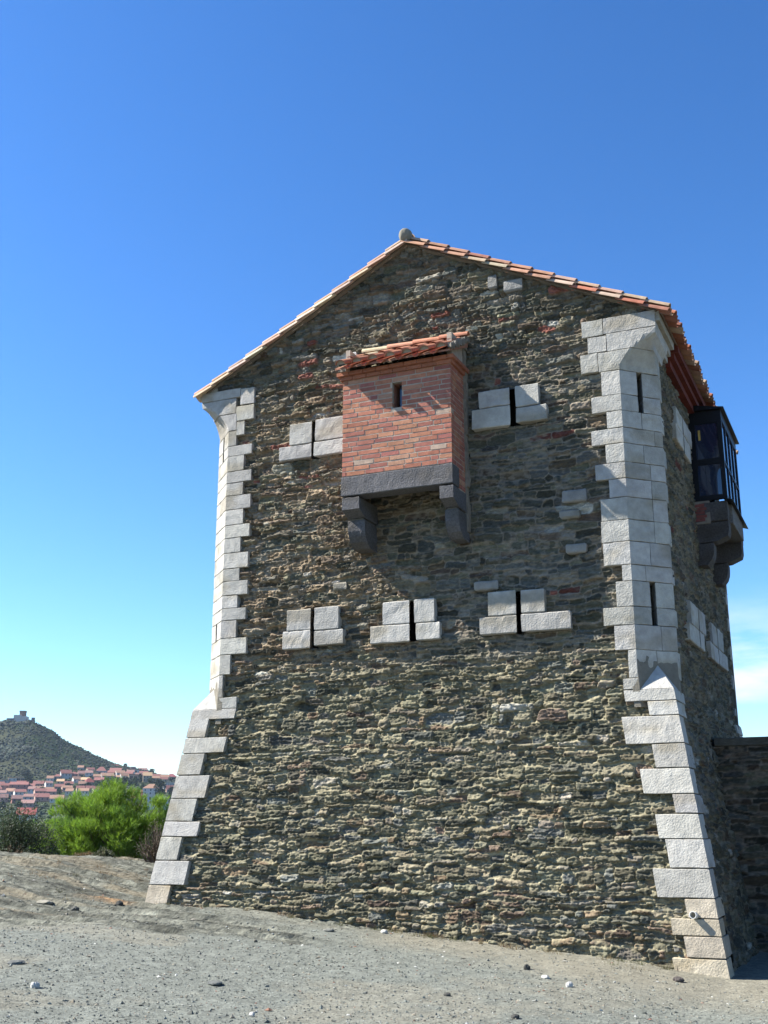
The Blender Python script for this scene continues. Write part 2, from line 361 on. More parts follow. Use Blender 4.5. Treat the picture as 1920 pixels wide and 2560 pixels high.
def pick(rn, W):
    """per-stone palette choice from per-stone weights"""
    W = W / W.sum(1, keepdims=True); c = np.cumsum(W, 1); r = rn.rand(len(W))[:, None]
    k = (r > c).sum(1).clip(0, len(PAL) - 1)
    return PAL[k] * rn.uniform(.55, 1.3, (len(W), 1)) * rn.uniform(.975, 1.025, (len(W), 3))
def front_zone(su, sv, rn, U, V):
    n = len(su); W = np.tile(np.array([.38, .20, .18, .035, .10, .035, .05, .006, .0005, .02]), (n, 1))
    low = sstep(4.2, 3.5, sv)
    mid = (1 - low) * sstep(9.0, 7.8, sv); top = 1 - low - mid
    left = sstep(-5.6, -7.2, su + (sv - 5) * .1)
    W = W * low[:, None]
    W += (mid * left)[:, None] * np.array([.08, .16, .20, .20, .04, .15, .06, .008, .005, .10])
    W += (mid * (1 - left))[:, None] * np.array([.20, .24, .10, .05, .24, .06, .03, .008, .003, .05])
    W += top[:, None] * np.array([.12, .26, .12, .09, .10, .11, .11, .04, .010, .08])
    band = np.exp(-((sv - 8.25) / .9) ** 2) * .05; W[:, 8] += band * (1 - low) * .45
    for (px, pz, r_) in ((-4.62, 5.66, .34), (-4.0, 4.92, .30), (-4.3, 7.10, .22), (-8.85, 7.35, .45), (-8.0, 6.95, .3), (-3.85, 7.12, .16), (-3.75, 8.9, .2)):
        q_ = sstep(r_, r_ * .5, np.hypot(su - px, (sv - pz) * 1.4)); W[:, 8] += .28 * q_; W[:, 5] += .35 * q_
    foot = sstep(1.4, .2, sv) * .1; W[:, 3] += foot; W[:, 9] += foot
    cols = pick(rn, W)
    cols = cols * (1 + .10 * low - .14 * mid * (1 - left))[:, None]  # right middle stones tinted darker, deepening the bartizan's shadow by colour
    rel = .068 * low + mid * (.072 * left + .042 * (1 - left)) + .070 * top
    left_p = sstep(-5.6, -7.2, U + (V - 5) * .1); lowp = sstep(4.2, 3.5, V); topp = sstep(7.8, 9.0, V)
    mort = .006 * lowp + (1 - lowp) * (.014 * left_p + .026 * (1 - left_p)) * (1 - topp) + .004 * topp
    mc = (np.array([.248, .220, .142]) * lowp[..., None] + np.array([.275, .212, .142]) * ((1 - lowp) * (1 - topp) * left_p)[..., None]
          + np.array([.19, .162, .125]) * ((1 - lowp) * (1 - topp) * (1 - left_p))[..., None] + np.array([.155, .130, .098]) * ((1 - lowp) * topp)[..., None])  # right middle mortar tint also lowered to deepen the bartizan's shadow
    return rel, mort, cols, mc
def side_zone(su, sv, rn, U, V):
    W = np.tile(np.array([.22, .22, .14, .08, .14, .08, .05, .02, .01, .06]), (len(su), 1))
    return np.full(len(su), .05), np.full(U.shape, .006), pick(rn, W) * .72, np.broadcast_to(np.array([.17, .145, .10]), U.shape + (3,))  # stone tint lowered: the side wall's shade is partly painted in
# rake line of the gable (left and right slopes meet at the ridge)
RX, RZ = -6.37, 10.74
LS, RS = .5476, .5000
def rake(x): return np.where(x < RX, RZ - LS * (RX - x), RZ - RS * (x - RX))
# loopholes: (x0, x1, z0, z1) of the slit and the blocks round it (x0, x1, z0, z1)
LOOPS = [
    dict(slit=(-7.985, -7.930, 4.19, 4.81), blocks=[(-8.405, -7.992, 4.475, 4.80), (-7.925, -7.515, 4.455, 4.81), (-8.471, -7.992, 4.19, 4.470), (-7.925, -7.437, 4.22, 4.450)]),
    dict(slit=(-6.345, -6.265, 4.19, 4.81), blocks=[(-6.775, -6.345, 4.455, 4.80), (-6.265, -5.95, 4.45, 4.805), (-6.98, -6.345, 4.185, 4.448), (-6.24, -5.87, 4.195, 4.444)]),
    dict(slit=(-4.700, -4.625, 4.21, 4.82), blocks=[(-5.12, -4.70, 4.465, 4.82), (-4.625, -4.285, 4.475, 4.81), (-5.25, -4.70, 4.205, 4.458), (-4.63, -3.92, 4.212, 4.466)]),
    dict(slit=(-8.030, -7.965, 7.26, 7.88), blocks=[(-8.43, -8.03, 7.505, 7.865), (-7.965, -7.12, 7.515, 7.885), (-8.62, -8.03, 7.265, 7.497), (-7.985, -7.12, 7.262, 7.507)]),
    dict(slit=(-4.697, -4.610, 7.32, 7.92), blocks=[(-5.185, -4.697, 7.645, 7.915), (-4.61, -4.255, 7.58, 7.916), (-5.30, -4.697, 7.322, 7.637), (-4.605, -4.138, 7.33, 7.572)]),
]
ST = .0115
us = np.arange(-10.5, -2.15, ST); vs = np.arange(-.6, 10.85, ST)
U, V = np.meshgrid(us, vs, indexing='ij')
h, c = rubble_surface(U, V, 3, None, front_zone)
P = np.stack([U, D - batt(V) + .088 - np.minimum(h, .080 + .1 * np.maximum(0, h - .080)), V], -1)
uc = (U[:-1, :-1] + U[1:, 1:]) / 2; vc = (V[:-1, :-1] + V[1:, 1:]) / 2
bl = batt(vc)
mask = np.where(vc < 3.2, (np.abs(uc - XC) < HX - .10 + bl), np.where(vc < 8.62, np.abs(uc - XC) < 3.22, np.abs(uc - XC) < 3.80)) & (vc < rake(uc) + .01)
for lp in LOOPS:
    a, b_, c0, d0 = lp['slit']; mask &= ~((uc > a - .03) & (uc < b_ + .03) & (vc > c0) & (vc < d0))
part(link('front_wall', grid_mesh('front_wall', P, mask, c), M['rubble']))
# side walls (right one relief, seen at a grazing angle) and plain back wall
SIDE_LOOPS = [  # on the right wall: slit (y0, y1, z0, z1), blocks
    dict(slit=(17.62, 17.70, 4.20, 4.82), blocks=[(16.95, 17.62, 4.47, 4.82), (17.70, 18.35, 4.48, 4.83), (16.72, 17.62, 4.19, 4.463), (17.70, 18.1, 4.20, 4.473)]),
    dict(slit=(19.62, 19.70, 4.20, 4.82), blocks=[(19.05, 19.62, 4.47, 4.82), (19.70, 20.35, 4.48, 4.83), (18.75, 19.62, 4.19, 4.463), (19.70, 20.75, 4.20, 4.473)]),
    dict(slit=(17.48, 17.55, 7.30, 7.92), blocks=[(16.92, 17.48, 7.60, 7.90), (17.55, 18.35, 7.62, 7.92), (16.80, 17.48, 7.32, 7.593), (17.55, 18.15, 7.30, 7.613)]),
]
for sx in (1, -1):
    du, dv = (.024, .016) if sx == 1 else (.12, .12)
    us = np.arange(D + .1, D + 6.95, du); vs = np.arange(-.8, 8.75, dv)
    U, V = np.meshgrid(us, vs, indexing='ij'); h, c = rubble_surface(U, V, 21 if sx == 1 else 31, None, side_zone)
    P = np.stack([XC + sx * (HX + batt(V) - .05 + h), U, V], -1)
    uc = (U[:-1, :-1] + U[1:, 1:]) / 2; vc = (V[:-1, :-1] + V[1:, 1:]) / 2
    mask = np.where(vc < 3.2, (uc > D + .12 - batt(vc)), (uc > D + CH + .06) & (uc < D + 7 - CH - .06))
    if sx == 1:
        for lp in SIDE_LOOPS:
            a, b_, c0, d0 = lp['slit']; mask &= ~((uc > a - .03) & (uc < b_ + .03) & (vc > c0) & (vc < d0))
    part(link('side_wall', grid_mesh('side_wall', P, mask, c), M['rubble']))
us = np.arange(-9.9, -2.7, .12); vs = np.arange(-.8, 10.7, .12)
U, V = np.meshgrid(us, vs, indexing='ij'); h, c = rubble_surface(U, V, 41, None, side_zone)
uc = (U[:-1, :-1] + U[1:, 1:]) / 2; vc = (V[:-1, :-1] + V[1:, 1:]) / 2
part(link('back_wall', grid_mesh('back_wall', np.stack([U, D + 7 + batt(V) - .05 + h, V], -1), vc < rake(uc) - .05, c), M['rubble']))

# --- dressed limestone: every block a rounded, slightly chipped solid
def ring_pts(poly, sp=.075):
    pts = []; n = len(poly)
    for i in range(n):
        a = np.array(poly[i], float); b = np.array(poly[(i + 1) % n], float); k = max(1, int(round(np.linalg.norm(b - a) / sp)))
        for j in range(k): pts.append(a + (b - a) * j / k)
    return np.array(pts)
def stone(mb, poly, z0, z1, tint, to3d, seed, amp=.006, rnd=.006, shape=None, sp=.055):
    """loft a block: poly is its plan (counter clockwise), to3d maps (a, b, z) to the world"""
    base = ring_pts(poly, sp)
    nz = max(1, int(round((z1 - z0 - 2 * rnd) / .08)))
    lv = [(z0, rnd), (z0 + rnd * .4, rnd * .3)] + [(z0 + rnd + (z1 - z0 - 2 * rnd) * i / nz, 0) for i in range(nz + 1)] + [(z1 - rnd * .4, rnd * .3), (z1, rnd)]
    V = []; m = len(base)
    for z, ins in lv:
        r = shape(base, z) if shape else base
        t = np.roll(r, -1, 0) - np.roll(r, 1, 0); t /= np.maximum(1e-6, np.linalg.norm(t, axis=1))[:, None]
        nrm = np.stack([t[:, 1], -t[:, 0]], 1)
        s = np.arange(m) * sp
        dsp = amp * 2 * (fbm(s * 9 + seed * 3.1, np.full(m, z * 9), seed, 3) - .5) - ins
        # chipped arrises
        if ins: dsp -= .009 * sstep(.55, .8, fbm(s * 14 + seed, np.full(m, z * 3), seed + 1, 2))
        r = r + nrm * dsp[:, None]
        V.append(np.column_stack([r, np.full(m, z) + (.004 * (vnoise(s * 5 + seed, s * 0 + z * 4, seed + 2) - .5) * 2)]))
    V = np.concatenate(V)
    F = []
    for k in range(len(lv) - 1):
        for i in range(m):
            j = (i + 1) % m; F.append((k * m + i, k * m + j, (k + 1) * m + j, (k + 1) * m + i))
    F.append(tuple(range(m - 1, -1, -1))); F.append(tuple(range((len(lv) - 1) * m, len(lv) * m)))
    wn = fbm(V[:, 0] * 3.1 + seed, V[:, 2] * 3.7 + V[:, 1] * 2.3, seed, 4)[:, None]; st_ = sstep(.56, .72, fbm(V[:, 0] * 1.7 + seed * .3, V[:, 2] * 4.1 + V[:, 1], seed + 2, 3))[:, None]
    mb.add(to3d(V), F, np.asarray(tint) * (.84 + .32 * wn) * (1 - st_ * np.array([.16, .20, .28])))
LIME = np.array([.360, .350, .324])
def lime_tint(rn, z=9):
    k = rn.uniform(.84, 1.10); c = LIME * k * np.array([1, rn.uniform(.985, 1.0), rn.uniform(.95, 1.0)])
    if z < .55: c = c * np.array([1.04, .95, .80])
    return c
def corner_map(sx, sy):
    def f(V):
        b = batt(V[:, 2])
        return np.column_stack([XC + sx * (V[:, 0] + b), YC + sy * (HY_ - V[:, 1] + b), V[:, 2]])
    return f
def side_rev(poly, sx, sy): return poly
# courses of the two seen corners: (z0, z1, length of the block's run along the front from the arris)
UP_R = [(7.562, 7.933, .27), (7.312, 7.562, .43), (7.054, 7.312, .22), (6.820, 7.054, .455), (6.539, 6.820, .262), (6.297, 6.539, .425), (6.021, 6.297, .240), (5.695, 6.021, .375),
        (5.381, 5.695, .385), (5.051, 5.381, .372), (4.822, 5.051, .127), (4.465, 4.822, .226), (4.215, 4.465, .42), (3.873, 4.215, .280), (3.49, 3.873, .112)]
UP_L = [(7.665, 7.933, .15), (7.485, 7.665, .455), (7.22, 7.485, .31), (7.02, 7.22, .46), (6.80, 7.02, .31), (6.56, 6.80, .46), (6.30, 6.56, .33), (6.08, 6.30, .46), (5.83, 6.08, .30), (5.57, 5.83, .45),
        (5.36, 5.57, .30), (5.13, 5.36, .46), (4.92, 5.13, .28), (4.725, 4.92, .44), (4.44, 4.725, .275), (4.177, 4.44, .470), (3.861, 4.177, .19), (3.51, 3.861, .065)]
LOW_R = [(2.978, 3.170, -2.92), (2.612, 2.974, -3.255), (2.300, 2.606, -2.873), (1.972, 2.294, -3.04), (1.730, 1.966, -2.64), (1.424, 1.724, -2.865), (1.072, 1.418, -2.745), (.724, 1.066, -2.913), (.495, .718, -2.546), (.294, .489, -2.73), (.05, .288, -2.575), (-.22, .044, -2.72), (-.5, -.224, -2.5)]
LOW_L = [(2.904, 3.205, -9.78), (2.658, 2.899, -9.415), (2.328, 2.652, -9.785), (1.978, 2.322, -9.65), (1.642, 1.972, -9.825), (1.417, 1.636, -9.716), (1.074, 1.411, -10.01), (.724, 1.068, -9.83), (.44, .718, -10.10), (.1, .434, -9.7), (-.3, .094, -10.0)]
def gen_up(rn):
    z = 7.933; o = []; k = 0
    while z > 3.55:
        h_ = rn.uniform(.22, .34); z1 = z; z = max(3.49, z - h_)
        if z - 3.49 < .12: z = 3.49
        o.append((z, z1, rn.uniform(.12, .25) if k % 2 else rn.uniform(.36, .48))); k += 1
    return o
def gen_low(rn):
    z = 3.17; o = []; k = 0
    while z > -.6:
        h_ = rn.uniform(.24, .34); o.append((z - h_, z - .005, rn.uniform(.35, .45) if k % 2 else rn.uniform(.6, .75))); z -= h_; k += 1
    return o
def corner(sx, sy, seed):
    rn = np.random.RandomState(seed); mb = MB(); f = corner_map(sx, sy)
    up = UP_R if (sx, sy) == (1, -1) else UP_L if (sx, sy) == (-1, -1) else gen_up(rn)
    low = LOW_R if (sx, sy) == (1, -1) else LOW_L if (sx, sy) == (-1, -1) else gen_low(rn)
    X0 = HX - CH
    g = .004
    slit_rows = [(4.215, 4.822), (7.31, 7.94)] if sy < 0 else []
    sd = seed * 100
    def add(poly, z0, z1, **k):
        nonlocal sd; sd += 1
        stone(mb, side_rev(poly, sx, sy), z0 + g, z1 - g, lime_tint(rn, z0), f, sd, **k)
    k = 0
    for z0, z1, lf in up:
        slit = any(z0 > a - .02 and z1 < b + .02 for a, b in slit_rows); zc = (z0 + z1) / 2
        t = .62 if slit else rn.choice([.35, .5, .64, .8])
        w = .055 if slit else g
        ls = rn.uniform(.16, .24) if k % 2 == 0 else rn.uniform(.02, .08)
        L_ = math.hypot(CH, CH); ta, tb = t - w / L_, t + w / L_
        if slit: ta, tb = .50 - .045 / L_, .50 + .045 / L_
        pa = (X0 + CH * ta, CH * ta); pb = (X0 + CH * tb, CH * tb)
        add([(X0 - lf, 0), (X0, 0), pa, (pa[0] - .17 - slit * .07, pa[1] + .17 - slit * .07), (X0 - lf, .30)], z0, z1)
        add([pb, (HX, CH), (HX, CH + ls), (HX - .28, CH + ls), (pb[0] - .17 + slit * .07, pb[1] + .17 + slit * .07)], z0, z1)
        k += 1
    # the corbelled head: the chamfer curves out to a square corner
    def head(lf, ls, z0, z1):
        def shape(base, z):
            tau = np.clip((z - 7.933) / .50, 0, 1); gq = tau ** 1.7; out = .09 * sstep(8.30, 8.45, z)
            r = base.copy(); c_ = CH * (1 - gq)
            d = (base[:, 0] - base[:, 1]) - X0                     # > 0 beyond the chamfer line
            over = np.maximum(0, d - (CH - c_))
            r[:, 0] -= over / 2; r[:, 1] += over / 2
            r[:, 0] += out * sstep(HX - .12, HX, base[:, 0])
            return r
        return dict(poly=[(HX - lf, 0), (HX, 0), (HX, ls), (HX - .35, ls), (HX - .35, .34), (HX - lf, .34)], z0=z0, z1=z1, shape=shape, sp=.05)
    hz = [(7.933, 8.24, CH + .30 if sx > 0 else CH + .14, .62), (8.24, 8.52, CH + .16 if sx > 0 else CH + .12, .9), (8.52, 8.775 if sx > 0 else 8.69, CH + .2, 1.15)]
    for z0, z1, lf, ls in hz:
        hd = head(lf, ls, z0, z1)
        # split the front run so joints read
        add(**hd)
    if sx > 0 and sy < 0:
        add([(X0 - .56, 0), (X0 - .31, 0), (X0 - .31, .3), (X0 - .56, .3)], 7.95, 8.25)
        add([(X0 - .44, 0), (X0 - .17, 0), (X0 - .17, .3), (X0 - .44, .3)], 8.25, 8.50)
        add([(X0 - .52, 0), (X0 - .21, 0), (X0 - .21, .3), (X0 - .52, .3)], 8.51, 8.775)
    if sx < 0 and sy < 0:
        add([(X0 - .47, 0), (X0 - .13, 0), (X0 - .13, .3), (X0 - .47, .3)], 8.095, 8.36)
        add([(X0 - .47, 0), (X0 - .21, 0), (X0 - .21, .3), (X0 - .47, .3)], 8.37, 8.665)
        add([(X0 - .30, 0), (X0 - .15, 0), (X0 - .15, .3), (X0 - .30, .3)], 7.84, 8.085)
    # moulding along the side under the eave
    for zz0, zz1, o_ in ((8.40, 8.50, .04), (8.50, 8.60, .09), (8.60, 8.76, .15)):
        add([(HX - .2, .02), (HX + o_, .02), (HX + o_, 1.2), (HX - .2, 1.2)], zz0, zz1, amp=.003)
    # broach: half pyramid from the square base back to the chamfer
    z0 = 3.175; zt = ZB + .005
    lf = .20 if sx > 0 else .33
    add([(X0 - lf, 0), (HX, 0), (HX, .75), (HX - .3, .75), (HX - .3, .3), (X0 - lf, .3)], z0, zt, rnd=.006)
    add([(X0 - lf, 0), (X0, 0), (X0 - .01, .01), (X0 - .2, .28), (X0 - lf, .28)], zt, 3.49 if sx > 0 else 3.51)
    A = (HX - CH / 2 - .012, CH / 2 + .012, 3.69)
    n = 7; V = []; F = []
    Fp, Cp, Sp, Ap = np.array((X0, .004, zt)), np.array((HX - .004, .004, zt)), np.array((HX - .004, CH, zt)), np.array(A)
    def tri(a, b, c_):
        i0 = len(V)
        ids = {}
        for i in range(n + 1):
            for j in range(n + 1 - i):
                p = a + (b - a) * i / n + (c_ - a) * j / n
                q = .006 * (vnoise(p[0] * 13 + seed, p[2] * 13 + p[1] * 9, seed) - .5); ids[i, j] = len(V); V.append(p + np.array([q, -q, 0]))
        for i in range(n):
            for j in range(n - i):
                F.append((ids[i, j], ids[i + 1, j], ids[i, j + 1]))
                if i + j < n - 1: F.append((ids[i + 1, j], ids[i + 1, j + 1], ids[i, j + 1]))
    tri(Fp, Cp, Ap); tri(Cp, Sp, Ap)
    mb.add(f(np.array(V)), F, LIME * .98)
    # square courses of the battered foot
    for k, (z0, z1, xe) in enumerate(low):
        b = float(batt((z0 + z1) / 2))
        lf = HX + b - abs(xe - XC) if xe < 0 else xe
        ls = rn.uniform(.34, .42) if k % 2 else rn.uniform(.50, .62)
        w = max(.10, min(.3, lf - .02))
        add([(HX - lf, 0), (HX, 0), (HX, ls), (HX - w, ls), (HX - w, .3), (HX - lf, .3)], z0, z1)
    # mortar core that closes the joints
    core = []
    i = .022
    for z, cc, lf in ((-.7, 0, .20), (3.2, 0, .20)):
        core.append((z, [(HX - lf, i), (HX - i, i), (HX - i, .25), (HX - .3, .25), (HX - .3, .3), (HX - lf, .3)]))
    V = [(x, y, z) for z, pp in core for x, y in pp]
    F = [(j, (j + 1) % 6, 6 + (j + 1) % 6, 6 + j) for j in range(6)]
    mb.add(f(np.array(V, float)), F, (.17, .155, .125))
    pp = [(X0 - .10, i), (X0 - i * .4, i), (HX - i, CH + i * .4), (HX - i, CH + .12), (HX - .3, CH + .12), (X0 - .1, .3)]
    if slit_rows:
        zs = [(3.1, 4.21), (4.825, 7.305), (7.94, 8.7)]
    else: zs = [(3.1, 8.7)]
    for a, b in zs:
        V = [(x, y, z) for z in (a, b) for x, y in pp]; mb.add(f(np.array(V, float)), F, (.17, .155, .125))
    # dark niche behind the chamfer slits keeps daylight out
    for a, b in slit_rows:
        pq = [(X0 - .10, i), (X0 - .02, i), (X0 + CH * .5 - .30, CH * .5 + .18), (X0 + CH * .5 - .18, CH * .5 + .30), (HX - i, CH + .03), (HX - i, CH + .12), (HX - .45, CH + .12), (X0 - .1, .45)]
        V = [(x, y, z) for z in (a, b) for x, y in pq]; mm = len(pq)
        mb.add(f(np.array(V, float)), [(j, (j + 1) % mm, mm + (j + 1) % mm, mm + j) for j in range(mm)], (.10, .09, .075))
    return part(mb.build('corner_quoins', M['lime'], smooth=False))
quoin_fr = corner(1, -1, 1); corner(-1, -1, 2); corner(1, 1, 3); corner(-1, 1, 4)
def flat_map(V): return np.column_stack([V[:, 0], D - batt(V[:, 2]) + V[:, 1], V[:, 2]])
def right_map(V): return np.column_stack([XC + HX + batt(V[:, 2]) - V[:, 1], V[:, 0], V[:, 2]])
sd = 5000
for lp, mp in [(l, flat_map) for l in LOOPS] + [(l, right_map) for l in SIDE_LOOPS]:
    mb = MB(); rn = np.random.RandomState(sd)
    for (a, b, z0, z1) in lp['blocks']:
        sd += 1
        sa, sb_ = (.16 if abs(a - lp['slit'][1]) < .03 else 0), (.16 if abs(b - lp['slit'][0]) < .03 else 0)
        poly = [(a, -.032), (b, -.032), (b - sb_, .36), (a + sa, .36)]
        stone(mb, poly if mp is flat_map else poly, z0, z1, lime_tint(rn), mp, sd, amp=.008, rnd=.014)
    o = part(mb.build('loophole', M['lime']))
    a, b, z0, z1 = lp['slit']; mb = MB(); e = .17
    Vn = []
    for y in (.34, .72):
        for x, z in ((a - e, z0 - .01), (b + e, z0 - .01), (b + e, z1 + .02), (a - e, z1 + .02)): Vn.append((x, y, z))
    mb.add(mp(np.array(Vn, float)), [(0, 1, 5, 4), (1, 2, 6, 5), (2, 3, 7, 6), (3, 0, 4, 7), (4, 5, 6, 7)], (.05, .045, .04))
    s = mb.build('slit', M['mortar']); s.parent = o
    # lintel and sill close the slit above and below
# stray dressed blocks built into the rubble
for (a, b, z0, z1) in [(-5.33, -4.97, 4.86, 5.0), (-3.97, -3.62, 6.03, 6.22), (-3.95, -3.66, 5.28, 5.42), (-4.02, -3.73, 5.80, 5.93), (-7.62, -7.40, 5.06, 5.18), (-4.75, -4.45, 9.50, 9.70), (-5.0, -4.86, 9.60, 9.84)]:
    mb = MB(); sd += 1; rn = np.random.RandomState(sd)
    stone(mb, [(a, -.0), (b, -.0), (b, .2), (a, .2)], z0, z1, lime_tint(rn) * .62, flat_map, sd, amp=.014, rnd=.03)
    part(mb.build('facing_stone', M['lime']))

# --- roof of canal tiles
TILES = np.array([[.34, .185, .120], [.38, .265, .18], [.32, .125, .075], [.36, .225, .165], [.38, .305, .215], [.26, .115, .08], [.38, .275, .215]])
def tile_col(rn, w=None): return TILES[rn.choice(len(TILES), p=w)] * rn.uniform(.8, 1.12) * rn.uniform(.96, 1.04, 3)
def canal_tile(mb, p0, p1, up, r0, r1, tint, th=.014, seg=8, invert=False):
    """half round tile from its upper end p0 to its lower end p1"""
    p0 = np.array(p0, float); p1 = np.array(p1, float); d = p1 - p0; d /= np.linalg.norm(d); up = np.array(up, float); up -= d * (up @ d); up /= np.linalg.norm(up); s = np.cross(d, up)
    V = []; F = []
    for p, r in ((p0, r0), (p1, r1)):
        for rr in (r, r - th):
            for k in range(seg + 1):
                a = math.pi * k / seg; V.append(p + s * (math.cos(a) * rr) + up * (math.sin(a) * rr * .85) * (-1 if invert else 1))
    n = seg + 1
    for k in range(seg):
        F += [(k, k + 1, 2 * n + k + 1, 2 * n + k), (n + k, 3 * n + k, 3 * n + k + 1, n + k + 1), (k, n + k, n + k + 1, k + 1), (2 * n + k, 2 * n + k + 1, 3 * n + k + 1, 3 * n + k)]
    F += [(0, 2 * n, 3 * n, n), (seg, n + seg, 3 * n + seg, 2 * n + seg)]
    mb.add(V, F, tint)
rn = np.random.RandomState(77)
deck = MB()
EL = (-10.15, 8.692); ER = (-2.40, 8.755)
y0r, y1r = D - .02, D + 7.35
yd = D + .035
for (ex, ez) in (EL, ER):
    deck.add([(RX, yd, RZ), (ex, yd, ez), (ex, y1r, ez), (RX, y1r, RZ), (RX, yd, RZ - .05), (ex, yd, ez - .05), (ex, y1r, ez - .05), (RX, y1r, RZ - .05)],
             [(0, 1, 2, 3), (4, 7, 6, 5), (0, 4, 5, 1), (1, 5, 6, 2), (2, 6, 7, 3)], (.17, .12, .09))
tiles = MB()
def slope(ex, ez, sgn, w):
    e = np.array([ex, 0, ez]); r_ = np.array([RX, 0, RZ]); dv = e - r_; L_ = np.linalg.norm(dv); dv /= L_
    up = np.array([-dv[2] * np.sign(dv[0]) * 1, 0, abs(dv[0])]); up /= np.linalg.norm(up)
    n = 12; st = (L_ + .12) / n
    ys = np.arange(y0r + .06, y1r, .225)
    for ci, y in enumerate(ys):
        jo = rn.uniform(-.03, .03)
        for k in range(n):
            a = r_ + dv * (k * st - .06 + (jo if k else 0)) + up * .045; b = r_ + dv * ((k + 1) * st + (0 if k < n - 1 else jo)) + up * .068
            canal_tile(tiles, a + (0, y, 0), b + (0, y + rn.uniform(-.006, .006), 0), up, .064, .078, tile_col(rn, w), seg=6)
            if ci < len(ys) - 1 and k == n - 1:
                canal_tile(tiles, a + (0, y + .112, 0) - up * .0, b + (0, y + .112, 0) + up * .012 + dv * .03, up, .095, .085, tile_col(rn, w), seg=6, invert=True)
    # verge: a lower row of tiles hung against the gable
    for k in range(n):
        a = r_ + dv * (k * st - .03) - up * .058 + (0, D - .025, 0); b = r_ + dv * ((k + 1) * st + .03) - up * .034 + (0, D - .040 + rn.uniform(-.008, .008), 0)
        canal_tile(tiles, a, b, up, .074, .086, tile_col(rn, w) * np.array([1.22, 1.32, 1.36] if sgn < 0 else [1.1, 1.12, 1.12]), seg=8)
WL = np.array([.02, .22, .0, .22, .18, .02, .34]); WR = np.array([.20, .16, .22, .14, .10, .10, .08])
slope(*EL, -1, WL / WL.sum()); slope(*ER, 1, WR / WR.sum())
roof = part(tiles.build('roof', M['tile']))
dk = deck.build('roof_deck', M['tile'], roof)
rc = MB()
for k in range(17):
    y = y0r + .1 + k * .43; canal_tile(rc, (RX, y + .48, RZ + .06), (RX, y, RZ + .085), (0, 0, 1), .10, .12, tile_col(rn), seg=8)
rc.build('ridge_tiles', M['tile'], roof)
bm = bmesh.new(); bmesh.ops.create_icosphere(bm, subdivisions=4, radius=.108)
for v in bm.verts:
    v.co *= 1 + .22 * (float(fbm(v.co.x * 14 + 3, v.co.y * 14 + v.co.z * 9, 2, 3)) - .5); v.co.z *= 1.18
    v.co += Vector((RX + .0, D - .04, RZ + .085))
me = bpy.data.meshes.new('ridge_knob'); bm.to_mesh(me); bm.free()
at = me.attributes.new('tint', 'FLOAT_COLOR', 'POINT'); at.data.foreach_set('color', np.tile([.20, .185, .150, 1], len(me.vertices)).astype(np.float32))
link('ridge_knob', me, M['mortar'], roof)
# bedding mortar between the rubble and the verge
bm_ = MB()
for (ex, ez) in (EL, ER):
    dx, dz = ex - RX, ez - RZ; n = 40
    V = []; F = []
    for k in range(n + 1):
        x = RX + dx * k / n * .985; z = RZ + dz * k / n * .985
        q = .035 * (vnoise(k * .9, ex, 3) - .5)
        V += [(x, D + .02, z + .02), (x, D + .002 + q * .3, z - .045 + q), (x, D + .06, z - .075 + q)]
    for k in range(n): F += [(3 * k, 3 * k + 1, 3 * k + 4, 3 * k + 3), (3 * k + 1, 3 * k + 2, 3 * k + 5, 3 * k + 4)]
    bm_.add(V, F, (.15, .125, .095))
bm_.build('verge_mortar', M['mortar'], roof)
# red moulded brick cornice under the right eave (and its twin on the left)
for sx, xe, ze in ((1, ER[0], ER[1]), (-1, EL[0], EL[1])):
    cn = MB()
    for k, (o0, zz0, zz1) in enumerate(((.07, -.40, -.29), (.14, -.28, -.19), (.205, -.18, -.075))):
        x = XC + sx * HX
        y = D + 1.22
        while y < D + 7.2:
            l = .24; t = np.array([.105, .022, .014]) * rn.uniform(.8, 1.15)
            cn.box((min(x - .05 * sx, x + sx * o0), y, ze + zz0), (max(x - .05 * sx, x + sx * o0), y + l - .008, ze + zz1), t); y += l
        cn.box((min(x - .05 * sx, x + sx * (o0 - .012)), D + 1.22, ze + zz1 - .004), (max(x - .05 * sx, x + sx * (o0 - .012)), D + 7.2, ze + zz1 + .014), (.16, .065, .028))
    part(cn.build('cornice', M['tile']))

# --- the brick bartizan over the front
BX0, BX1, BY, BZ0, BZ1 = -7.195, -5.42, 14.60, 6.655, 8.20
BRK = np.array([[.340, .150, .092], [.320, .130, .086], [.285, .112, .084], [.350, .168, .104], [.315, .128, .094], [.265, .100, .082], [.355, .195, .128]])
rn = np.random.RandomState(8)
bk = MB()
cz = .0775; win = (-6.365, -6.207, 7.64, 8.05)
def course(a, b, z, put, holes=None, k=0):
    x = a - (rn.uniform(.05, .22)); edges = []
    while x < b:
        l = rn.choice([.235, .27, .30, .115, .32]) * rn.uniform(.92, 1.06)
        x0, x1 = max(a, x), min(b, x + l); x += l + .016
        if x1 - x0 < .035: continue
        segs = [(x0, x1)]
        if holes:
            ha, hb = holes; segs = [(p, min(q, ha)) for p, q in segs if p < ha] + [(max(p, hb), q) for p, q in segs if q > hb]
        for p, q in segs:
            if q - p > .03: put(p, q, z)
for k in range(20):
    z = BZ0 + k * cz; hole = (win[0], win[1]) if (z + cz > win[2] + .01 and z < win[3] - .01) else None
    def put(p, q, z, k=k):
        j = rn.uniform(-.0025, .0025); zz = rn.uniform(-.004, .004)
        c = BRK[rn.choice(7, p=[.2, .2, .2, .12, .13, .1, .05])] * rn.uniform(.85, 1.1)
        if rn.rand() < .02: c = np.array([.34, .25, .19])
        bk.box((p, BY + j, z + .009 + zz), (q, BY + .09, z + cz - .010 + zz), c, jit=.0012, rnd=rn)
    course(BX0, BX1, z, put, hole)
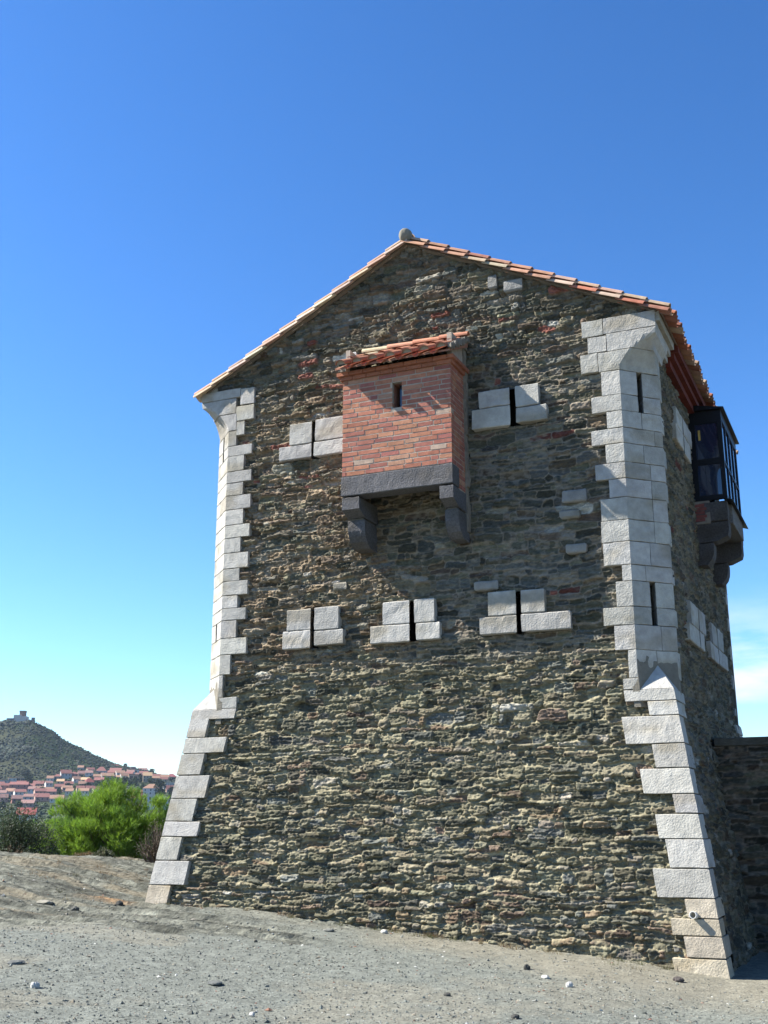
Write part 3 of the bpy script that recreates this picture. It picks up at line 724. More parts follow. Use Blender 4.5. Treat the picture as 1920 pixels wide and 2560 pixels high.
for side, xs in ((1, BX1), (-1, BX0)):
    for k in range(24):
        z = BZ0 - 4 * cz + k * cz
        def put(p, q, z):
            c = BRK[rn.choice(7, p=[.2, .2, .2, .12, .13, .1, .05])] * rn.uniform(.85, 1.1); j = rn.uniform(-.004, .004)
            a, b = (xs - .09, xs + j) if side > 0 else (xs + j, xs + .09)
            bk.box((a, p, z + .007), (b, q, z + cz - .008), c, jit=.0012, rnd=rn)
        course(BY + (.003 if z > BZ0 - .01 else .30), D + .03, z, put)
# oversailing courses under its roof
for k, (o, z0, z1) in enumerate(((.035, 8.205, 8.262), (.075, 8.268, 8.325))):
    x = BX0 - o
    while x < BX1 + o:
        l = rn.uniform(.2, .26); c = np.array([.31, .125, .075]) * rn.uniform(.8, 1.1)
        bk.box((x, BY - o, z0), (min(x + l - .008, BX1 + o), BY + .1, z1), c, jit=.0012, rnd=rn); x += l
    for xs0, xs1 in ((BX1 - .1, BX1 + o), (BX0 - o, BX0 + .1)): bk.box((xs0, BY + .104, z0), (xs1, D + .03, z1), np.array([.28, .11, .068]), jit=.002, rnd=rn)
bart = part(bk.build('bartizan', M['brick']))
mo = MB(); i = .0045
mt = (.34, .285, .23)
mo.box((BX0 + i, BY + i, BZ0), (win[0], BY + .08, 8.33), mt); mo.box((win[1], BY + i, BZ0), (BX1 - i, BY + .08, 8.33), mt)
mo.box((win[0], BY + i + .001, BZ0), (win[1], BY + .079, win[2]), mt); mo.box((win[0], BY + i + .001, win[3]), (win[1], BY + .079, 8.33), mt)
mo.box((BX1 - .08, BY + .081, BZ0), (BX1 - i, D + .05, 8.75), mt); mo.box((BX0 + i, BY + .081, BZ0), (BX0 + .08, D + .05, 8.75), mt)
mo.box((BX1 - .079, BY + .31, BZ0 - .33), (BX1 - i - .001, D + .05, BZ0 - .001), mt); mo.box((BX0 + i + .001, BY + .31, BZ0 - .33), (BX0 + .079, D + .05, BZ0 - .001), mt)
# seam of mortar where it meets the tower
for k in range(22):
    z = 5.75 + k * .138; q = rn.uniform(-.015, .02)
    mo.box((BX1 - .01, D - .055 + q * .5, z), (BX1 + .030 + q, D + .05, z + .145), np.array([.22, .19, .15]) * rn.uniform(.85, 1.05), jit=.008, rnd=rn)
mo.build('brick_joints', M['mortar'], bart)
ni = MB(); ni.add([(x, y, z) for y in (BY + .081, BY + .30) for x, z in ((win[0], win[2]), (win[1], win[2]), (win[1], win[3]), (win[0], win[3]))], [(0, 1, 5, 4), (1, 2, 6, 5), (2, 3, 7, 6), (3, 0, 4, 7)], (.30, .14, .10))
ni.box((win[0] - .04, BY + .30, win[2] - .04), (win[1] + .04, BY + .34, win[3] + .04), (.03, .03, .03))
ni.build('window_reveal', M['brick'], bart)
gp = MB(); gp.box((win[0] + .055, BY + .16, win[2]), (win[1] + .0, BY + .17, win[3])); gp.build('window_pane', M['pane'], bart)
def rough_block(mb, lo, hi, tint, seed, amp=.006, rnd=.012, prof=None):
    (x0, y0, z0), (x1, y1, z1) = lo, hi
    stone(mb, [(x0, y0), (x1, y0), (x1, y1), (x0, y1)], z0, z1, tint, lambda V: V, seed, amp=amp, rnd=rnd)
sl = MB(); BAS = np.array([.098, .096, .100])
rough_block(sl, (BX0 - .008, BY - .012, 6.345), (BX1 + .006, BY + .27, 6.648), BAS, 9001)
sl.build('stone_slab', M['basalt'], bart)
def corbel(x0, x1, seed):
    mb = MB()
    def lob(z0, z1, yo, yi, round_h, sd):
        def shape(base, z):
            k = np.clip((z0 + round_h - z) / round_h, 0, 1); back = (1 - np.sqrt(np.maximum(0, 1 - k ** 2 * .98))) * (yi - yo) * .62
            r = base.copy(); r[:, 1] += back * sstep(yi, yo, base[:, 1]); return r
        stone(mb, [(x0, yo), (x1, yo), (x1, yi), (x0, yi)], z0, z1, BAS * .95, lambda V: V, sd, amp=.006, rnd=.014, shape=shape, sp=.05)
    lob(6.035, 6.325, BY - .005, D + .08, .12, seed); lob(5.60, 6.020, BY + .20, D + .08, .34, seed + 1)
    mb.build('corbel', M['basalt'], bart)
    m2 = MB(); m2.box((x0 + .03, BY + .22, 6.015), (x1 - .03, D + .05, 6.04), (.13, .112, .085)); m2.build('corbel_joint', M['mortar'], bart)
corbel(BX0 + .005, -6.908, 9100); corbel(-5.617, BX1 + .012, 9200)
# lean-to roof of the bartizan
bt = MB(); fxs = []
n = 7
dvv = np.array([0, 14.33 - 15.2, 8.385 - 8.86]); upv = np.array([0, -.48, .87])
for k in range(n):
    x = BX0 + .06 + (BX1 - BX0 - .10) * k / (n - 1) + rn.uniform(-.012, .012)
    p0 = np.array([x, 15.22, 8.845]); jo = rn.uniform(-.02, .02)
    c = np.array([.40, .175, .105]) * rn.uniform(.85, 1.12) if k != 1 else np.array([.46, .37, .24])
    canal_tile(bt, p0 + (0, 0, .0), p0 + dvv * .58 + upv * .02, upv, .066, .080, c if k else c, seg=8)
    canal_tile(bt, p0 + dvv * .45 - upv * .012, p0 + dvv * (1.0 + jo) + upv * .008, upv, .070, .088, np.array([.34, .145, .085]) * rn.uniform(.8, 1.1), seg=8)
    a = p0 + dvv * (.965 + jo) + upv * .008; V = [a + np.array([math.cos(t) * .078, 0, 0]) + upv * math.sin(t) * .064 for t in np.linspace(0, math.pi, 9)]
    fx = MB(); fxs.append(fx); fx.add(V, [tuple(range(9))], (.28, .25, .21))
    if k < n - 1:
        xm = x + (BX1 - BX0 - .10) / (n - 1) / 2
        canal_tile(bt, np.array([xm, 15.22, 8.825]), np.array([xm, 15.22, 8.825]) + dvv * (1.03 + rn.uniform(-.02, .02)), upv, .062, .062, np.array([.32, .11, .06]) * rn.uniform(.8, 1.1), seg=8, invert=True)
xs_ = np.linspace(BX0 + .10, BX1 + .08, 5)
for k in range(4):
    c = (np.array([.46, .37, .24]), np.array([.40, .20, .13]), np.array([.41, .18, .11]), np.array([.36, .16, .10]))[k]
    canal_tile(bt, (xs_[k + 1] + .03, 15.13, 8.862), (xs_[k], 15.13, 8.874), (0, -.25, 1), .068, .078, c, seg=8)
br = bt.build('tiled_roof', M['tile'], bart); [f_.build('tile_end_mortar', M['mortar'], br) for f_ in fxs]
dq = MB()
dq.add([(x, y, z) for x in (BX0 - .05, BX1 + .06) for y, z in ((15.22, 8.80), (14.42, 8.36), (14.42, 8.33), (15.22, 8.70))], [(0, 1, 5, 4), (1, 2, 6, 5), (2, 3, 7, 6), (0, 3, 2, 1), (4, 5, 6, 7)], (.30, .15, .10))
for k in range(9):   # mortar fillet along its right edge
    t = k / 9; p = np.array([BX1 + .06, 15.2, 8.86]) + dvv * t * .96
    dq.box(p + (-.015, -.05, -.08), p + (.015 + rn.uniform(0, .015), .05, .005), np.array([.20, .18, .15]) * rn.uniform(.85, 1.1), jit=.012, rnd=rn)
dq.build('roof_bedding', M['mortar'], br)
# white quartz lump by the left end of that roof
q_ = MB(); rough_block(q_, (-7.36, 15.12, 8.80), (-7.22, 15.3, 8.93), (.5, .48, .44), 9400, amp=.02, rnd=.03); part(q_.build('facing_stone', M['lime']))

# --- glazed box on the right flank
gx0, gx1 = XC + HX - .04, -2.08
gy0, gy1, gz0, gz1 = 18.65, 20.62, 6.80, 8.36
fr = MB(); w = .055
def bar(a, b): fr.box(a, b, (.02, .02, .02))
for y in (gy0, gy1 - w):
    yy = (y, y + w)
    bar((gx0, yy[0], gz0), (gx0 + .10, yy[1], gz1 + .02)); bar((gx1 - .075, yy[0], gz0), (gx1, yy[1], gz1))
    bar((gx0 + .1, yy[0] + .002, gz0), (gx1 - .075, yy[1] - .002, gz0 + .08)); bar((gx0 + .1, yy[0] + .002, gz1 - .22), (gx1 - .075, yy[1] - .002, gz1)); bar((gx0 + .1, yy[0] + .002, 7.42), (gx1 - .075, yy[1] - .002, 7.52))
ys = np.linspace(gy0 + w, gy1 - w, 5)
for y in ys[1:-1]: bar((gx1 - .05, y - .02, gz0 + .05), (gx1 - .002, y + .02, gz1 - .1))
bar((gx1 - .052, gy0 + w, gz0), (gx1 - .001, gy1 - w, gz0 + .06)); bar((gx1 - .052, gy0 + w, gz1 - .16), (gx1 - .001, gy1 - w, gz1)); bar((gx1 - .048, gy0 + w, 7.45), (gx1 - .003, gy1 - w, 7.49))
glz = part(fr.build('glazed_box', M['steel']))
p_ = MB(); p_.add([(gx0 - .02, gy0 - .05, gz1 + .14), (gx1 + .06, gy0 - .05, gz1 + .03), (gx1 + .06, gy1 + .05, gz1 + .03), (gx0 - .02, gy1 + .05, gz1 + .14), (gx0 - .02, gy0 - .05, gz1 + .02), (gx1 + .06, gy0 - .05, gz1 + .003), (gx1 + .06, gy1 + .05, gz1 + .003), (gx0 - .02, gy1 + .05, gz1 + .02)],
                  [(0, 1, 2, 3), (4, 7, 6, 5), (0, 4, 5, 1), (1, 5, 6, 2), (2, 6, 7, 3), (3, 7, 4, 0)]); p_.build('metal_roof', M['steel'], glz)
for (a, b) in (((gx0 + .1, gy0 + .02, gz0 + .08), (gx1 - .075, gy0 + .03, 7.42)), ((gx0 + .1, gy0 + .02, 7.52), (gx1 - .075, gy0 + .03, gz1 - .22)),
               ((gx1 - .03, gy0 + w, gz0 + .06), (gx1 - .02, gy1 - w, 7.45)), ((gx1 - .03, gy0 + w, 7.49), (gx1 - .02, gy1 - w, gz1 - .16))):
    g_ = MB(); g_.box(a, b); g_.build('glass_pane', M['glass'], glz)
g_ = MB(); g_.box((gx0 + .145, gy0 + .010, 7.86), (gx0 + .18, gy0 + .016, 8.04)); g_.build('wooden_slat', M['wood'], glz)
bs = MB()
rough_block(bs, (gx0 - .05, gy0 - .02, 6.425), (gx1 - .015, gy0 + .30, 6.76), (.085, .08, .08), 9500)
rough_block(bs, (gx0 - .05, gy1 - .30, 6.425), (gx1 - .015, gy1 + .02, 6.76), (.085, .08, .08), 9501)
rough_block(bs, (gx1 - .28, gy0 + .285, 6.44), (gx1 + .03, gy1 - .285, 6.77), (.13, .125, .12), 9502)
bs.build('stone_sill', M['basalt'], glz)
ps = MB(); 
for k in range(5): ps.box((gx0, gy0 - .028, 6.44 + k * .062), (gx0 + .16 + .03 * (k % 2), gy0 - .015, 6.49 + k * .062), (.19, .065, .055), jit=.004, rnd=rn)
ps.box((gx0 - .02, gy0 - .022, 6.40), (gx0 + .24, gy0 - .012, 6.78), (.20, .175, .145), jit=.008, rnd=rn)
ps.build('brick_patch', M['brick'], glz)
fl = MB(); fl.add([(gx1 - .06, gy0 - .06, 6.80), (gx1 + .09, gy0 - .06, 6.755), (gx1 + .09, gy1 + .06, 6.755), (gx1 - .06, gy1 + .06, 6.80), (gx1 - .06, gy0 - .06, 6.785), (gx1 + .09, gy0 - .06, 6.74), (gx1 + .09, gy1 + .06, 6.74), (gx1 - .06, gy1 + .06, 6.785)],
                  [(0, 1, 2, 3), (4, 7, 6, 5), (0, 4, 5, 1), (1, 5, 6, 2), (2, 6, 7, 3), (3, 7, 4, 0)]); fl.build('sill_flashing', M['steel'], glz)
for y0_, y1_ in ((gy0 - .0, gy0 + .30), (gy1 - .30, gy1)):
    cb = MB()
    for (z0, z1, xo, rh, s_) in ((6.085, 6.415, gx1 - .02, .14, 1), (5.70, 6.07, gx0 + .26, .30, 2)):
        def shape(base, z, z0=z0, rh=rh, xo=xo):
            k = np.clip((z0 + rh - z) / rh, 0, 1); back = (1 - np.sqrt(np.maximum(0, 1 - k ** 2 * .98))) * (xo - gx0) * .6
            r = base.copy(); r[:, 0] -= back * sstep(gx0, xo, base[:, 0]); return r
        stone(cb, [(gx0 - .05, y0_), (xo, y0_), (xo, y1_), (gx0 - .05, y1_)], z0, z1, (.075, .07, .07), lambda V: V, 9600 + s_, shape=shape, sp=.05)
    cb.build('corbel', M['basalt'], glz)
# drain pipe poking out of the right quoins
bm = bmesh.new(); ax = Vector((-.10, -1, .12)).normalized(); o_ = Vector((-2.44, 14.86, .52))
q = ax.to_track_quat('Z', 'Y').to_matrix().to_4x4()
def tube(bm, r0, r1, L_, n=20):
    a = [bm.verts.new(q @ Vector((math.cos(t) * r, math.sin(t) * r, z)) + o_) for r, z in ((r0, 0), (r0, L_), (r1, L_), (r1, 0)) for t in np.linspace(0, 2 * math.pi, n, endpoint=False)]
    for k in range(3):
        for i in range(n): bm.faces.new((a[k * n + i], a[k * n + (i + 1) % n], a[(k + 1) * n + (i + 1) % n], a[(k + 1) * n + i]))
    bm.faces.new([a[3 * n + i] for i in range(n)])
tube(bm, .043, .036, .16); me = bpy.data.meshes.new('drain_pipe'); bm.to_mesh(me); bm.free(); part(link('drain_pipe', me, M['plastic']))

# ------------------------------------------------------------------ stone wall joining the tower at the right
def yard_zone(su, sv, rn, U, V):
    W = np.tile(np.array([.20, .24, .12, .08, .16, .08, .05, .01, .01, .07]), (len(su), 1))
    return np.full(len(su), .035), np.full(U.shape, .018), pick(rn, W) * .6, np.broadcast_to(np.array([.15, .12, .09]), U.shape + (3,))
wall = empty('boundary_wall', (1.0, 17.95, -.4)); tag(wall, 'dark shaded rubble wall with a band of red bricks, joining the tower at right', 'wall')
us = np.arange(-2.55, 5.5, .022); vs = np.arange(-.9, 2.74, .016); U, V = np.meshgrid(us, vs, indexing='ij'); h, c = rubble_surface(U, V, 51, None, yard_zone)
uc = (U[:-1, :-1] + U[1:, 1:]) / 2; vc = (V[:-1, :-1] + V[1:, 1:]) / 2
def wchild(o): o.parent = wall; o.matrix_parent_inverse = Matrix.Translation(-wall.location); return o
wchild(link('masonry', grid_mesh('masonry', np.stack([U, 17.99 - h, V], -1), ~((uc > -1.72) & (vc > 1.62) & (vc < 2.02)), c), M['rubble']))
bb = MB()
for k in range(5):
    x = -1.75 + rn.uniform(0, .15)
    while x < 5.4:
        l = rn.uniform(.2, .3); bb.box((x, 17.965 + rn.uniform(-.008, .008), 1.63 + k * .078), (x + l - .02, 18.1, 1.63 + k * .078 + .052), BRK[rn.choice(7)] * .8, jit=.004, rnd=rn); x += l
bb.box((-1.74, 17.985, 1.60), (5.5, 18.12, 2.04), (.34, .28, .22)); wchild(bb.build('brick_band', M['brick']))
cp = MB(); rough_block(cp, (-2.5, 17.955, 2.735), (5.5, 18.50, 2.86), (.085, .08, .065), 9700, amp=.012); cp.box((-2.4, 18.06, -1), (5.5, 18.45, 2.73), (.16, .15, .13)); wchild(cp.build('coping', M['rubble']))

# ------------------------------------------------------------------ loose stones on the ground
def pebbles(name, n, mask_fn, size, seed, pal, wts, mat_):
    rn = np.random.RandomState(seed)
    d = rn.uniform(7.5, 23.5, n) ** 1.0; t = rn.uniform(-.40, .40, n)
    x = HD[0] * d + RT[0] * d * t; y = HD[1] * d + RT[1] * d * t
    k = mask_fn(x, y, rn); x, y = x[k], y[k]; n = len(x)
    z = ground_z(x, y)
    s = np.minimum(size * np.exp(rn.normal(0, .5, n)), size * 2.6)
    O = np.array([(1, 0, 0), (-1, 0, 0), (0, 1, 0), (0, -1, 0), (0, 0, 1), (0, 0, -.6)], float)
    base = np.array([(0, 2, 4), (2, 1, 4), (1, 3, 4), (3, 0, 4), (2, 0, 5), (1, 2, 5), (3, 1, 5), (0, 3, 5)])
    a = rn.uniform(0, 6.28, n); V = O[None] * rn.uniform(.6, 1.25, (n, 6, 1)); V = V * np.stack([np.ones(n), rn.uniform(.5, 1, n), rn.uniform(.3, .75, n)], 1)[:, None]
    V += rn.uniform(-.22, .22, V.shape)
    X = V[..., 0] * np.cos(a)[:, None] - V[..., 1] * np.sin(a)[:, None]; Y = V[..., 0] * np.sin(a)[:, None] + V[..., 1] * np.cos(a)[:, None]
    V = np.stack([X * s[:, None] + x[:, None], Y * s[:, None] + y[:, None], V[..., 2] * s[:, None] + z[:, None] + .15 * s[:, None]], -1).reshape(-1, 3)
    F = (base[None] + (np.arange(n) * 6)[:, None, None]).reshape(-1)
    c = np.array(pal)[rn.choice(len(pal), n, p=wts)] * rn.uniform(.7, 1.25, (n, 1))
    me = raw_mesh(name, V, F, np.arange(n * 8) * 3, np.repeat(c, 6, 0))
    return link(name, me, mat_)
def clear_of_walls(x, y): return ~((x > -10.7) & (y > 14.75)) & ~((x > -2.8) & (y > 14.4) & (x < -1.9)) & ~((x > -2.0) & (y > 17.7))
gp_ = pebbles('gravel', 52000, lambda x, y, rn: clear_of_walls(x, y) & (rn.rand(len(x)) > rock_mask(x, y) * .45) & (rn.rand(len(x)) < .35 + .75 * sstep(14.6, 11.5, y + .2 * (x + 5))), .0085, 3,
              [(.145, .155, .138), (.10, .108, .095), (.18, .182, .16), (.19, .17, .13), (.34, .34, .31), (.20, .11, .08)], [.36, .26, .19, .135, .04, .015], M['pebble'])
tag(gp_, 'small grey gravel scattered over the forecourt', 'gravel', kind='stuff')
gp2 = pebbles('stone_chips', 5200, lambda x, y, rn: clear_of_walls(x, y) & ((rn.rand(len(x)) < .10 + .30 * rock_mask(x, y)) | ((x > -10.4) & (y > 14.42) & (y < 15) & (rn.rand(len(x)) < .9))), .017, 4,
              [(.12, .125, .11), (.075, .08, .07), (.16, .15, .125), (.34, .33, .30), (.18, .10, .07)], [.38, .28, .22, .08, .04], M['pebble'])
tag(gp2, 'larger slate and quartz chips lying among the gravel', 'stone chips', kind='stuff')
def loose_rock(x, y, s, tint, label, seed, flat=.6):
    bm = bmesh.new(); bmesh.ops.create_icosphere(bm, subdivisions=3, radius=1); a = seed * 1.3
    for v in bm.verts:
        n = 1 + .55 * (float(fbm(v.co.x * 1.7 + seed * 5, v.co.y * 1.7 + v.co.z * 1.3, seed % 8, 3)) - .5)
        p = v.co * n; p = Vector((round(p.x * 2.2) / 2.2 * .35 + p.x * .65, p.y * .72, p.z * flat)); c, s_ = math.cos(a), math.sin(a)
        v.co = Vector((p.x * c - p.y * s_, p.x * s_ + p.y * c, p.z)) * s
    me = bpy.data.meshes.new('loose_rock'); bm.to_mesh(me); bm.free()
    at = me.attributes.new('tint', 'FLOAT_COLOR', 'POINT'); at.data.foreach_set('color', np.tile([*tint, 1], len(me.vertices)).astype(np.float32))
    o = link('loose_rock', me, M['pebble']); o.location = (x, y, float(ground_z(x, y)) + s * flat * .45)
    tag(o, label, 'rock', 'loose rocks on the ground')
DK, WH, PL = (.05, .05, .045), (.36, .355, .33), (.20, .19, .155)
for i, (x, y, s, t, lab, f_) in enumerate([
    (-4.05, 13.05, .055, DK, 'dark angular stone on bare sand before the middle of the wall', .9), (-3.69, 12.55, .06, WH, 'flat white stone on the sandy forecourt right of the dark one', .5),
    (-3.33, 12.17, .05, WH, 'white stone with a dark side, standing alone on the gravel', .9), (-4.13, 10.75, .055, DK, 'small black stone on the gravel well in front of the wall', .5),
    (-2.52, 13.82, .075, (.07, .06, .055), 'dark stone in front of the right corner quoin', .6), (-3.24, 10.06, .06, DK, 'black flat stone nearest the lower picture edge', .5),
    (-6.42, 14.42, .07, WH, 'white stone at the very foot of the rubble wall', .6), (-7.0, 8.32, .05, WH, 'white lump of quartz on the gravel at far left', .8),
    (-5.06, 8.7, .04, WH, 'small white pebble near the bottom of the picture, left of the middle', .7), (-10.6, 14.3, .075, DK, 'dark rough lump on the ochre soil beside the left corner', .9),
    (-10.6, 13.3, .09, (.08, .08, .07), 'dark low stone on the bedrock left of the tower', .6), (-11.3, 13.5, .16, PL, 'pale flat slab of rock lying on the outcrop', .28),
    (-7.9, 9.1, .10, (.10, .105, .10), 'dark slate flake lying flat on the gravel at left', .3), (-6.05, 9.7, .11, (.09, .095, .09), 'long dark slate flake half sunk in the gravel', .25), (-6.9, 13.75, .10, (.16, .16, .14), 'grey flake of slate lying below the rubble wall', .3)]):
    loose_rock(x, y, s * .8, t, lab, i + 1, f_)

# ------------------------------------------------------------------ plants on the crest
def unit(v): return v / np.maximum(1e-9, np.linalg.norm(v, axis=-1, keepdims=True))
def blades(C, Dv, L_, W_, rn):
    """thin pointed triangles from C along Dv"""
    n = len(C); s = unit(np.cross(Dv, rn.normal(0, 1, (n, 3))))
    V = np.stack([C - s * W_[:, None] * .5, C + s * W_[:, None] * .5, C + Dv * L_[:, None]], 1).reshape(-1, 3)
    return V
def leaves(C, Dv, L_, W_, rn):
    n = len(C); s = unit(np.cross(Dv, rn.normal(0, 1, (n, 3))))
    m = C + Dv * (L_ * .5)[:, None]
    V = np.stack([C, m + s * (W_ * .5)[:, None], C + Dv * L_[:, None], m - s * (W_ * .5)[:, None]], 1).reshape(-1, 3)
    return V
def poly_obj(name, V, k, tint, mat_, parent=None):
    n = len(V) // k
    return link(name, raw_mesh(name, V, np.arange(n * k), np.arange(n) * k, np.repeat(tint, k, 0)), mat_, parent)
def limb(mb, pts, r0, r1, tint=(.1, .075, .055), n=7):
    pts = np.array(pts, float); V = []; F = []
    for i, p in enumerate(pts):
        d = unit(pts[min(i + 1, len(pts) - 1)] - pts[max(i - 1, 0)]); a = unit(np.cross(d, [.3, .9, .2])); b = np.cross(d, a); r = r0 + (r1 - r0) * i / (len(pts) - 1)
        for k in range(n): V.append(p + (a * math.cos(2 * math.pi * k / n) + b * math.sin(2 * math.pi * k / n)) * r)
    for i in range(len(pts) - 1):
        for k in range(n): F.append((i * n + k, i * n + (k + 1) % n, (i + 1) * n + (k + 1) % n, (i + 1) * n + k))
    mb.add(V, F, tint)
def pine():
    rn = np.random.RandomState(21); cx, cy = -17.35, 22.94; gz = float(ground_z(cx, cy))
    root = empty('pine_tree', (cx, cy, gz)); tag(root, 'bushy bright green young pine growing behind the rock crest', 'pine tree')
    tr = MB(); lo = []
    cz = 1.15 - gz
    lat = np.array([RT[0], RT[1], 0]); dep = np.array([HD[0], HD[1], 0]); up = np.array([0, 0, 1.0])
    for k in range(215):                                   # clumps through the crown
        u = rn.normal(0, 1, 3); u /= np.linalg.norm(u); q = rn.uniform(.35, 1.0) ** .6
        prof = 1.0 + .16 * math.sin(u[0] * 5 + 1) + .12 * rn.normal()
        p = lat * u[0] * 1.66 * q * prof + dep * u[1] * 1.25 * q + up * (cz + (u[2] * (1.10 if u[2] > 0 else .95)) * q * prof)
        if p[2] < .15: continue
        lo.append((p, rn.uniform(.18, .34)))
    for k in range(26):                                    # upright leaders that break the outline
        a = rn.uniform(-1.5, 1.45); p = lat * a + dep * rn.uniform(-.7, .7) + up * (cz + 1.12 * math.sqrt(max(.05, 1 - (a / 1.6) ** 2)) + rn.uniform(-.12, .20)); lo.append((p, rn.uniform(.10, .17)))
    limb(tr, [(0, 0, -.2), (.03, .02, .5), (-.03, .04, 1.2), (.02, 0, 2.0), (0, 0, cz + .6)], .11, .03)
    for p, r in lo[::2]:
        b = np.array([0, 0, min(p[2] * .6, cz + .3)]); m_ = (b + p) / 2 - np.array([0, 0, .12]); limb(tr, [b, m_, p], .028, .008, n=5)
    C = []; Dv = []; T = []; TC = []
    for p, r in lo:
        n = int(70 * (r / .25) ** 1.5)
        u = unit(rn.normal(0, 1, (n, 3))); u[:, 2] = u[:, 2] * .85 + .15
        c = p + u * r * rn.uniform(.35, 1.0, (n, 1)) * np.array([1, 1, .9])
        out = unit(p - np.array([0, 0, cz - .3])); d = unit(u * .7 + out * .35 + np.array([0, 0, .75]))
        base = np.array([.150, .250, .030]) * rn.uniform(.75, 1.3) if rn.rand() > .2 else np.array([.090, .170, .032]) * rn.uniform(.8, 1.2)
        for cc, dd in zip(c, d):
            m = 10; C.append(np.repeat(cc[None], m, 0) + dd * rn.uniform(-.04, .06, (m, 1))); Dv.append(unit(dd * 1.0 + rn.normal(0, .42, (m, 3))))
            t = base * rn.uniform(.8, 1.25); t = t * np.array([1.25, 1.15, .9]) if rn.rand() < .25 else t
            T.append(np.repeat(t[None], m, 0) * rn.uniform(.85, 1.15, (m, 1)))
    C = np.concatenate(C); Dv = np.concatenate(Dv); T = np.concatenate(T); n = len(C)
    poly_obj('crown', blades(C, Dv, rn.uniform(.08, .15, n), rn.uniform(.007, .013, n), rn), 3, T, M['needle'], root)
    tr.build('trunk', M['bark'], root)
pine()
def leafy_shrub(name, label, cx, cy, rx, ry, rz, z0, nl, pal, seed, L_=(.035, .07), wr=.36, cat='shrub', stems=26, stemtint=(.09, .07, .05), droop=0.0):
    rn = np.random.RandomState(seed); gz = float(ground_z(cx, cy)); root = empty(name, (cx, cy, gz)); tag(root, label, cat)
    sm = MB(); C = []; Dv = []; T = []
    for k in range(stems):
        u = rn.normal(0, 1, 3); u /= np.linalg.norm(u); u[2] = abs(u[2]) * 1.0
        tip = np.array([u[0] * rx, u[1] * ry, z0 - gz + u[2] * rz]) * rn.uniform(.75, 1.08); mid = tip * np.array([.45, .45, .5]) + rn.normal(0, .05, 3)
        limb(sm, [(0, 0, -.1), mid, tip], .018, .004, stemtint, n=5)
        n = nl // stems; t = rn.uniform(.25, 1.0, n) ** .6
        p = np.outer(1 - t, mid * .6) + np.outer(t, tip) + rn.normal(0, .10, (n, 3)) * np.array([rx, ry, rz])
        d = unit(unit(tip)[None] * .5 + rn.normal(0, .7, (n, 3)) + np.array([0, 0, .4 - droop])); C.append(p); Dv.append(d)
        b = np.array(pal)[rn.randint(len(pal))] * rn.uniform(.8, 1.2); T.append(b[None] * rn.uniform(.7, 1.35, (n, 1)))
    C = np.concatenate(C); Dv = np.concatenate(Dv); T = np.concatenate(T); n = len(C); l = rn.uniform(*L_, n)
    poly_obj('foliage', leaves(C, Dv, l, l * wr, rn), 4, T, M['leaf'], root); sm.build('stems', M['bark'], root)
leafy_shrub('evergreen_shrub', 'dark olive green shrub at the left edge of the picture', -17.15, 19.15, 1.15, 1.0, 1.05, .95, 15000, [(.038, .058, .028), (.055, .072, .042), (.030, .045, .022)], 31, stems=60)
leafy_shrub('dry_bush', 'bare grey brown bush beside the left corner of the tower', -13.15, 18.85, .42, .40, .62, 1.0, 1500, [(.16, .13, .105), (.13, .11, .085)], 32, L_=(.04, .10), wr=.07, stems=70, stemtint=(.15, .12, .10), cat='bush')
leafy_shrub('low_shrub', 'small grey green shrub on the rock crest in front of the pine', -14.2, 18.6, .26, .25, .26, .85, 1400, [(.07, .085, .045), (.10, .10, .06)], 33, stems=20)
leafy_shrub('heath_tuft', 'low tuft of reddish brown weeds on the crest below the pine', -14.9, 19.0, .40, .22, .14, .92, 900, [(.16, .10, .05), (.12, .11, .05)], 34, L_=(.03, .06), wr=.2, stems=20, cat='weeds')

rn = np.random.RandomState(35); C = []; Dv = []; T = []
for k in range(46):
    x = rn.uniform(-10.3, -2.3); y = 14.70 - abs(rn.normal(0, .07)) - (.0 if rn.rand() < .8 else rn.uniform(0, .8)); n = rn.randint(14, 46); r = rn.uniform(.02, .09)
    px = x + rn.normal(0, r, n); py = y + rn.normal(0, r * .6, n); C.append(np.stack([px, py, ground_z(px, py) - .01], 1)); Dv.append(unit(rn.normal(0, .5, (n, 3)) + np.array([0, -.1, 1.0])))
    T.append(np.array([(.20, .16, .085), (.11, .115, .05), (.16, .105, .06)][rn.randint(3)])[None] * rn.uniform(.7, 1.2, (n, 1)))
for k in range(60):
    x = rn.uniform(-15.5, -10.6); y = rn.uniform(13.2, 19.2)
    if x > -10.9 and y > 14.4: continue
    n = rn.randint(10, 40); r = rn.uniform(.02, .10)
    px = x + rn.normal(0, r, n); py = y + rn.normal(0, r * .6, n); C.append(np.stack([px, py, ground_z(px, py) - .01], 1)); Dv.append(unit(rn.normal(0, .5, (n, 3)) + np.array([0, -.1, 1.0])))
    T.append(np.array([(.20, .16, .085), (.10, .10, .05), (.17, .11, .06)][rn.randint(3)])[None] * rn.uniform(.7, 1.2, (n, 1)))
C = np.concatenate(C); n = len(C)
tag(poly_obj('weeds', blades(C, np.concatenate(Dv), rn.uniform(.03, .10, n), rn.uniform(.004, .010, n), rn), 3, np.concatenate(T), M['leaf']), 'sparse dry weeds along the wall foot and on the rock bank', 'weeds', kind='stuff')
